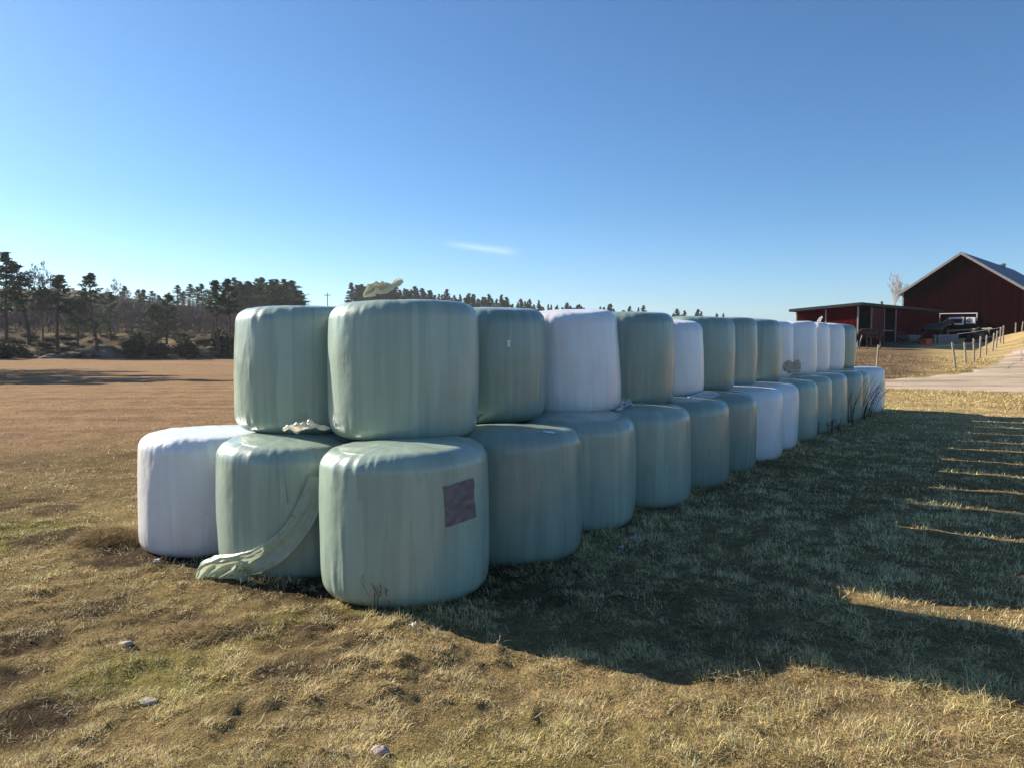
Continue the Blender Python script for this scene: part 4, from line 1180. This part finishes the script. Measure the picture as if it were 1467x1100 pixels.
wires(tops[:8], .04, 'white fence tape strung along the posts up the bank')
wires([p_m, tops[8]], .05, 'white fence tape crossing before the barn gable', .009)
# rail in front of the barn
a, b = pix(1357, 474.5, 66), pix(1421, 471, 63)
rail = empty('rail_fence', (a.x, a.y, Tz(a.x, a.y)))
z0 = rail.location
m = MB(); m.tube([a - z0, b - z0], .075, 6); m.build('rail', M['post_wood'], rail)
for f in (.04, .96):
    q = a.lerp(b, f) - z0; m = MB(); m.tube([(q.x, q.y + .12, -.6), (q.x, q.y + .12, q.z + .1)], .07, 7); m.build('post', M['post_wood'], rail)
tag(rail, 'weathered horizontal rail before the barn gable', 'rail fence')
# grey trough
p = atd(1354, 60); m = MB()
w, dd, hh = .80, .38, .62
m.box((-w, -dd, -.3), (w, -dd + .07, hh)); m.box((-w, dd - .07, -.3), (w, dd, hh)); m.box((-w, -dd + .07, -.3), (-w + .07, dd - .07, hh)); m.box((w - .07, -dd + .07, -.3), (w, dd - .07, hh)); m.box((-w + .07, -dd + .07, -.2), (w - .07, dd - .07, .12))
o = empty('water_trough', p); m.build('tub', M['grey_plastic'], o)
m = MB(); m.box((-w - .03, -dd - .03, hh), (w + .03, -dd + .10, hh + .05)); m.box((-w - .03, dd - .10, hh), (w + .03, dd + .03, hh + .05)); m.build('rim', M['steel'], o)
tag(o, 'grey rectangular water trough in front of the barn', 'trough')
# red crate
p = atd(1329, 57.5); o = empty('red_crate', p + Vector((0, 0, .03))); m = MB()
for s in (-1, 1): m.box((-.24, .16 * s - .015, 0), (.24, .16 * s + .015, .36)); m.box((.225 * s - .015, -.145, 0), (.225 * s + .015, .145, .36))
m.box((-.21, -.145, 0), (.21, .145, .03)); m.build('box', M['red_plastic'], o)
m = MB(); m.box((-.27, -.21, .36), (.27, -.14, .40)); m.box((-.27, .14, .36), (.27, .21, .40)); m.build('rim', M['red_plastic'], o)
tag(o, 'bright red plastic crate on the ground beneath the black horse', 'crate')
p = atd(1320, 58); o = empty('red_bucket', p); m = MB()
m.tube([(0, 0, 0), (0, 0, .3)], [.13, .17], 14); m.build('pail', M['red_plastic'], o)
m = MB(); m.tube([(.17 * math.cos(t), 0, .3 + .14 * math.sin(t)) for t in np.linspace(0, math.pi, 9)], .008, 4); m.build('handle', M['steel'], o)
tag(o, 'small red bucket left of the bright red crate', 'bucket')
# wheelbarrow with grey tub
p = atd(1306, 59); o = empty('wheelbarrow', p, R(10)); m = MB()
m.add([(-.4,-.25,.32),(.35,-.25,.32),(.35,.25,.32),(-.4,.25,.32),(-.62,-.38,.72),(.55,-.38,.68),(.55,.38,.68),(-.62,.38,.72)], [(3,2,1,0),(0,1,5,4),(1,2,6,5),(2,3,7,6),(3,0,4,7)])
m.build('tub', M['grey_plastic'], o)
m = MB()
for s in (-1, 1): m.tube([(.75, .05 * s, .2), (-.2, .26 * s, .30), (-1.0, .30 * s, .62)], .022, 6); m.tube([(-.25, .26 * s, .3), (-.35, .28 * s, 0)], .02, 6)
m.build('frame', M['steel'], o)
m = MB(); n = 18
m.tube([(.75 + .17 * math.cos(2*math.pi*k/n), 0, .2 + .17 * math.sin(2*math.pi*k/n)) for k in range(n + 1)], .045, 6, False); m.build('wheel', M['dark_wood'], o)
tag(o, 'grey wheelbarrow standing against the shed wall', 'wheelbarrow')
# dark heap
def heap(px, depth, sx, sy, sz, label):
    p = atd(px, depth); vs, fs = [], []; nu, nv = 30, 12
    for i in range(nv + 1):
        rr_ = 1 - i / nv
        for j in range(nu):
            t = 2*math.pi*j/nu; k = 1 + .22 * float(vn(math.cos(t)*2, math.sin(t)*2, i * .3, 7))
            z_ = sz * (1 - rr_ ** 2.4) * (1 + .25 * float(vn(math.cos(t)*3*rr_, math.sin(t)*3*rr_, 1, 9))) - (.2 if i == 0 else 0)
            vs.append((sx * rr_ * k * math.cos(t), sy * rr_ * k * math.sin(t), z_))
    for i in range(nv):
        for j in range(nu): fs.append((i*nu+j, i*nu+(j+1) % nu, (i+1)*nu+(j+1) % nu, (i+1)*nu+j))
    tag(ob('manure_heap', mesh('manure_heap', vs, fs, M['dark_heap'], True), None, p), label, 'heap')
heap(1402, 62, 1.25, .9, 1.0, 'dark heap in the barn shade behind the row of fence posts')

# ------------------------------------------------------------------ thin spring haze
m = MB(); m.box((-1700, -1700, -8), (1700, 1700, 60))
hz = N('haze_air'); hz.t.nodes.remove(hz.b)
pv_ = hz.n('ShaderNodeVolumePrincipled'); pv_.inputs['Color'].default_value = (.90, .95, 1.0, 1); pv_.inputs['Density'].default_value = .00016; pv_.inputs['Anisotropy'].default_value = .25
hz.l(pv_.outputs[0], hz.t.nodes['Material Output'].inputs['Volume'])
tag(m.build('haze', hz.m), kind='stuff')

# ------------------------------------------------------------------ light, sky, camera
sun_dir = Vector((SUN_H.x * math.cos(SUN_EL), SUN_H.y * math.cos(SUN_EL), math.sin(SUN_EL)))
L = bpy.data.lights.new('sun', 'SUN'); L.energy = 5.0; L.angle = R(.5); L.color = (1.0, .90, .76)
lo_ = bpy.data.objects.new('sun', L); COL.objects.link(lo_)
lo_.rotation_euler = sun_dir.to_track_quat('Z', 'Y').to_euler(); lo_.location = (-20, 10, 30)

w = bpy.data.worlds.new('World'); sc.world = w; w.use_nodes = True
nt_ = w.node_tree; bg = nt_.nodes['Background']
sk = nt_.nodes.new('ShaderNodeTexSky'); sk.sky_type = 'NISHITA'; sk.sun_disc = False
sk.sun_elevation = SUN_EL; sk.sun_rotation = math.atan2(SUN_H.x, SUN_H.y)
sk.altitude = 200; sk.air_density = .85; sk.dust_density = .5; sk.ozone_density = 6.0
SKY_S = .066
# a single cirrus wisp, low in the sky ahead
tc = nt_.nodes.new('ShaderNodeTexCoord'); sx = nt_.nodes.new('ShaderNodeSeparateXYZ'); nt_.links.new(tc.outputs['Generated'], sx.inputs[0])
def mm(op, a, b=0.0, c=None):
    o = nt_.nodes.new('ShaderNodeMath'); o.operation = op
    for k, v in enumerate((a, b)):
        if hasattr(v, 'links'): nt_.links.new(v, o.inputs[k])
        else: o.inputs[k].default_value = v
    return o.outputs[0]
uu = mm('DIVIDE', sx.outputs[0], mm('MAXIMUM', sx.outputs[1], .05)); vv = mm('DIVIDE', sx.outputs[2], mm('MAXIMUM', sx.outputs[1], .05))
cu = mm('SUBTRACT', uu, -.040); cv = mm('SUBTRACT', vv, .1135)
ca, sa = math.cos(-.12), math.sin(-.12)
la = mm('ADD', mm('MULTIPLY', cu, ca), mm('MULTIPLY', cv, sa)); lb = mm('SUBTRACT', mm('MULTIPLY', cv, ca), mm('MULTIPLY', cu, sa))
nz = nt_.nodes.new('ShaderNodeTexNoise'); nz.inputs['Scale'].default_value = 1.0; nz.inputs['Detail'].default_value = 5
cb = nt_.nodes.new('ShaderNodeCombineXYZ'); nt_.links.new(mm('MULTIPLY', la, 45), cb.inputs[0]); nt_.links.new(mm('MULTIPLY', lb, 320), cb.inputs[1]); nt_.links.new(cb.outputs[0], nz.inputs['Vector'])
lb2 = mm('ADD', lb, mm('MULTIPLY', mm('SUBTRACT', nz.outputs['Fac'], .5), .004))
e1 = mm('POWER', mm('DIVIDE', la, .043), 4.0); e2 = mm('POWER', mm('DIVIDE', lb2, mm('ADD', .0028, mm('MULTIPLY', mm('ADD', la, .05), .022))), 2.0)
mask = mm('MULTIPLY', mm('EXPONENT', mm('MULTIPLY', mm('ADD', e1, e2), -1.0)), mm('ADD', .35, mm('MULTIPLY', nz.outputs['Fac'], .9)))
mask = mm('MULTIPLY', mask, mm('GREATER_THAN', sx.outputs[1], .1))
mx = nt_.nodes.new('ShaderNodeMix'); mx.data_type = 'RGBA'
nt_.links.new(mm('MULTIPLY', mask, .36), mx.inputs[0]); 
tr = nt_.nodes.new('ShaderNodeValToRGB'); tr.color_ramp.elements[0].color = (1.06, 1.17, 1.20, 1); tr.color_ramp.elements[1].position = .16; tr.color_ramp.elements[1].color = (.83, 1.03, 1.07, 1)
nt_.links.new(sx.outputs[2], tr.inputs[0])
tm = nt_.nodes.new('ShaderNodeMix'); tm.data_type = 'RGBA'; tm.blend_type = 'MULTIPLY'; tm.inputs[0].default_value = 1.0
nt_.links.new(sk.outputs[0], tm.inputs[6]); nt_.links.new(tr.outputs[0], tm.inputs[7]); nt_.links.new(tm.outputs[2], mx.inputs[6]); mx.inputs[7].default_value = (7.5, 8.6, 9.4, 1)
nt_.links.new(mx.outputs[2], bg.inputs[0]); bg.inputs[1].default_value = SKY_S

cam = bpy.data.cameras.new('camera'); co = bpy.data.objects.new('camera', cam); COL.objects.link(co)
cam.sensor_width = 36; cam.lens = 36 * F / 1467; cam.clip_end = 4000; cam.clip_start = .05
co.location = (0, 0, CAM_H); co.rotation_euler = (math.pi/2 - PITCH, 0, 0)
sc.camera = co
sc.view_settings.view_transform = 'Standard'; sc.view_settings.look = 'None'
sc.view_settings.exposure = 1.12; sc.view_settings.gamma = 1.0
sc.cycles.use_denoising = True
sc.cycles.max_bounces = 6; sc.cycles.diffuse_bounces = 3; sc.cycles.glossy_bounces = 3; sc.cycles.transmission_bounces = 2
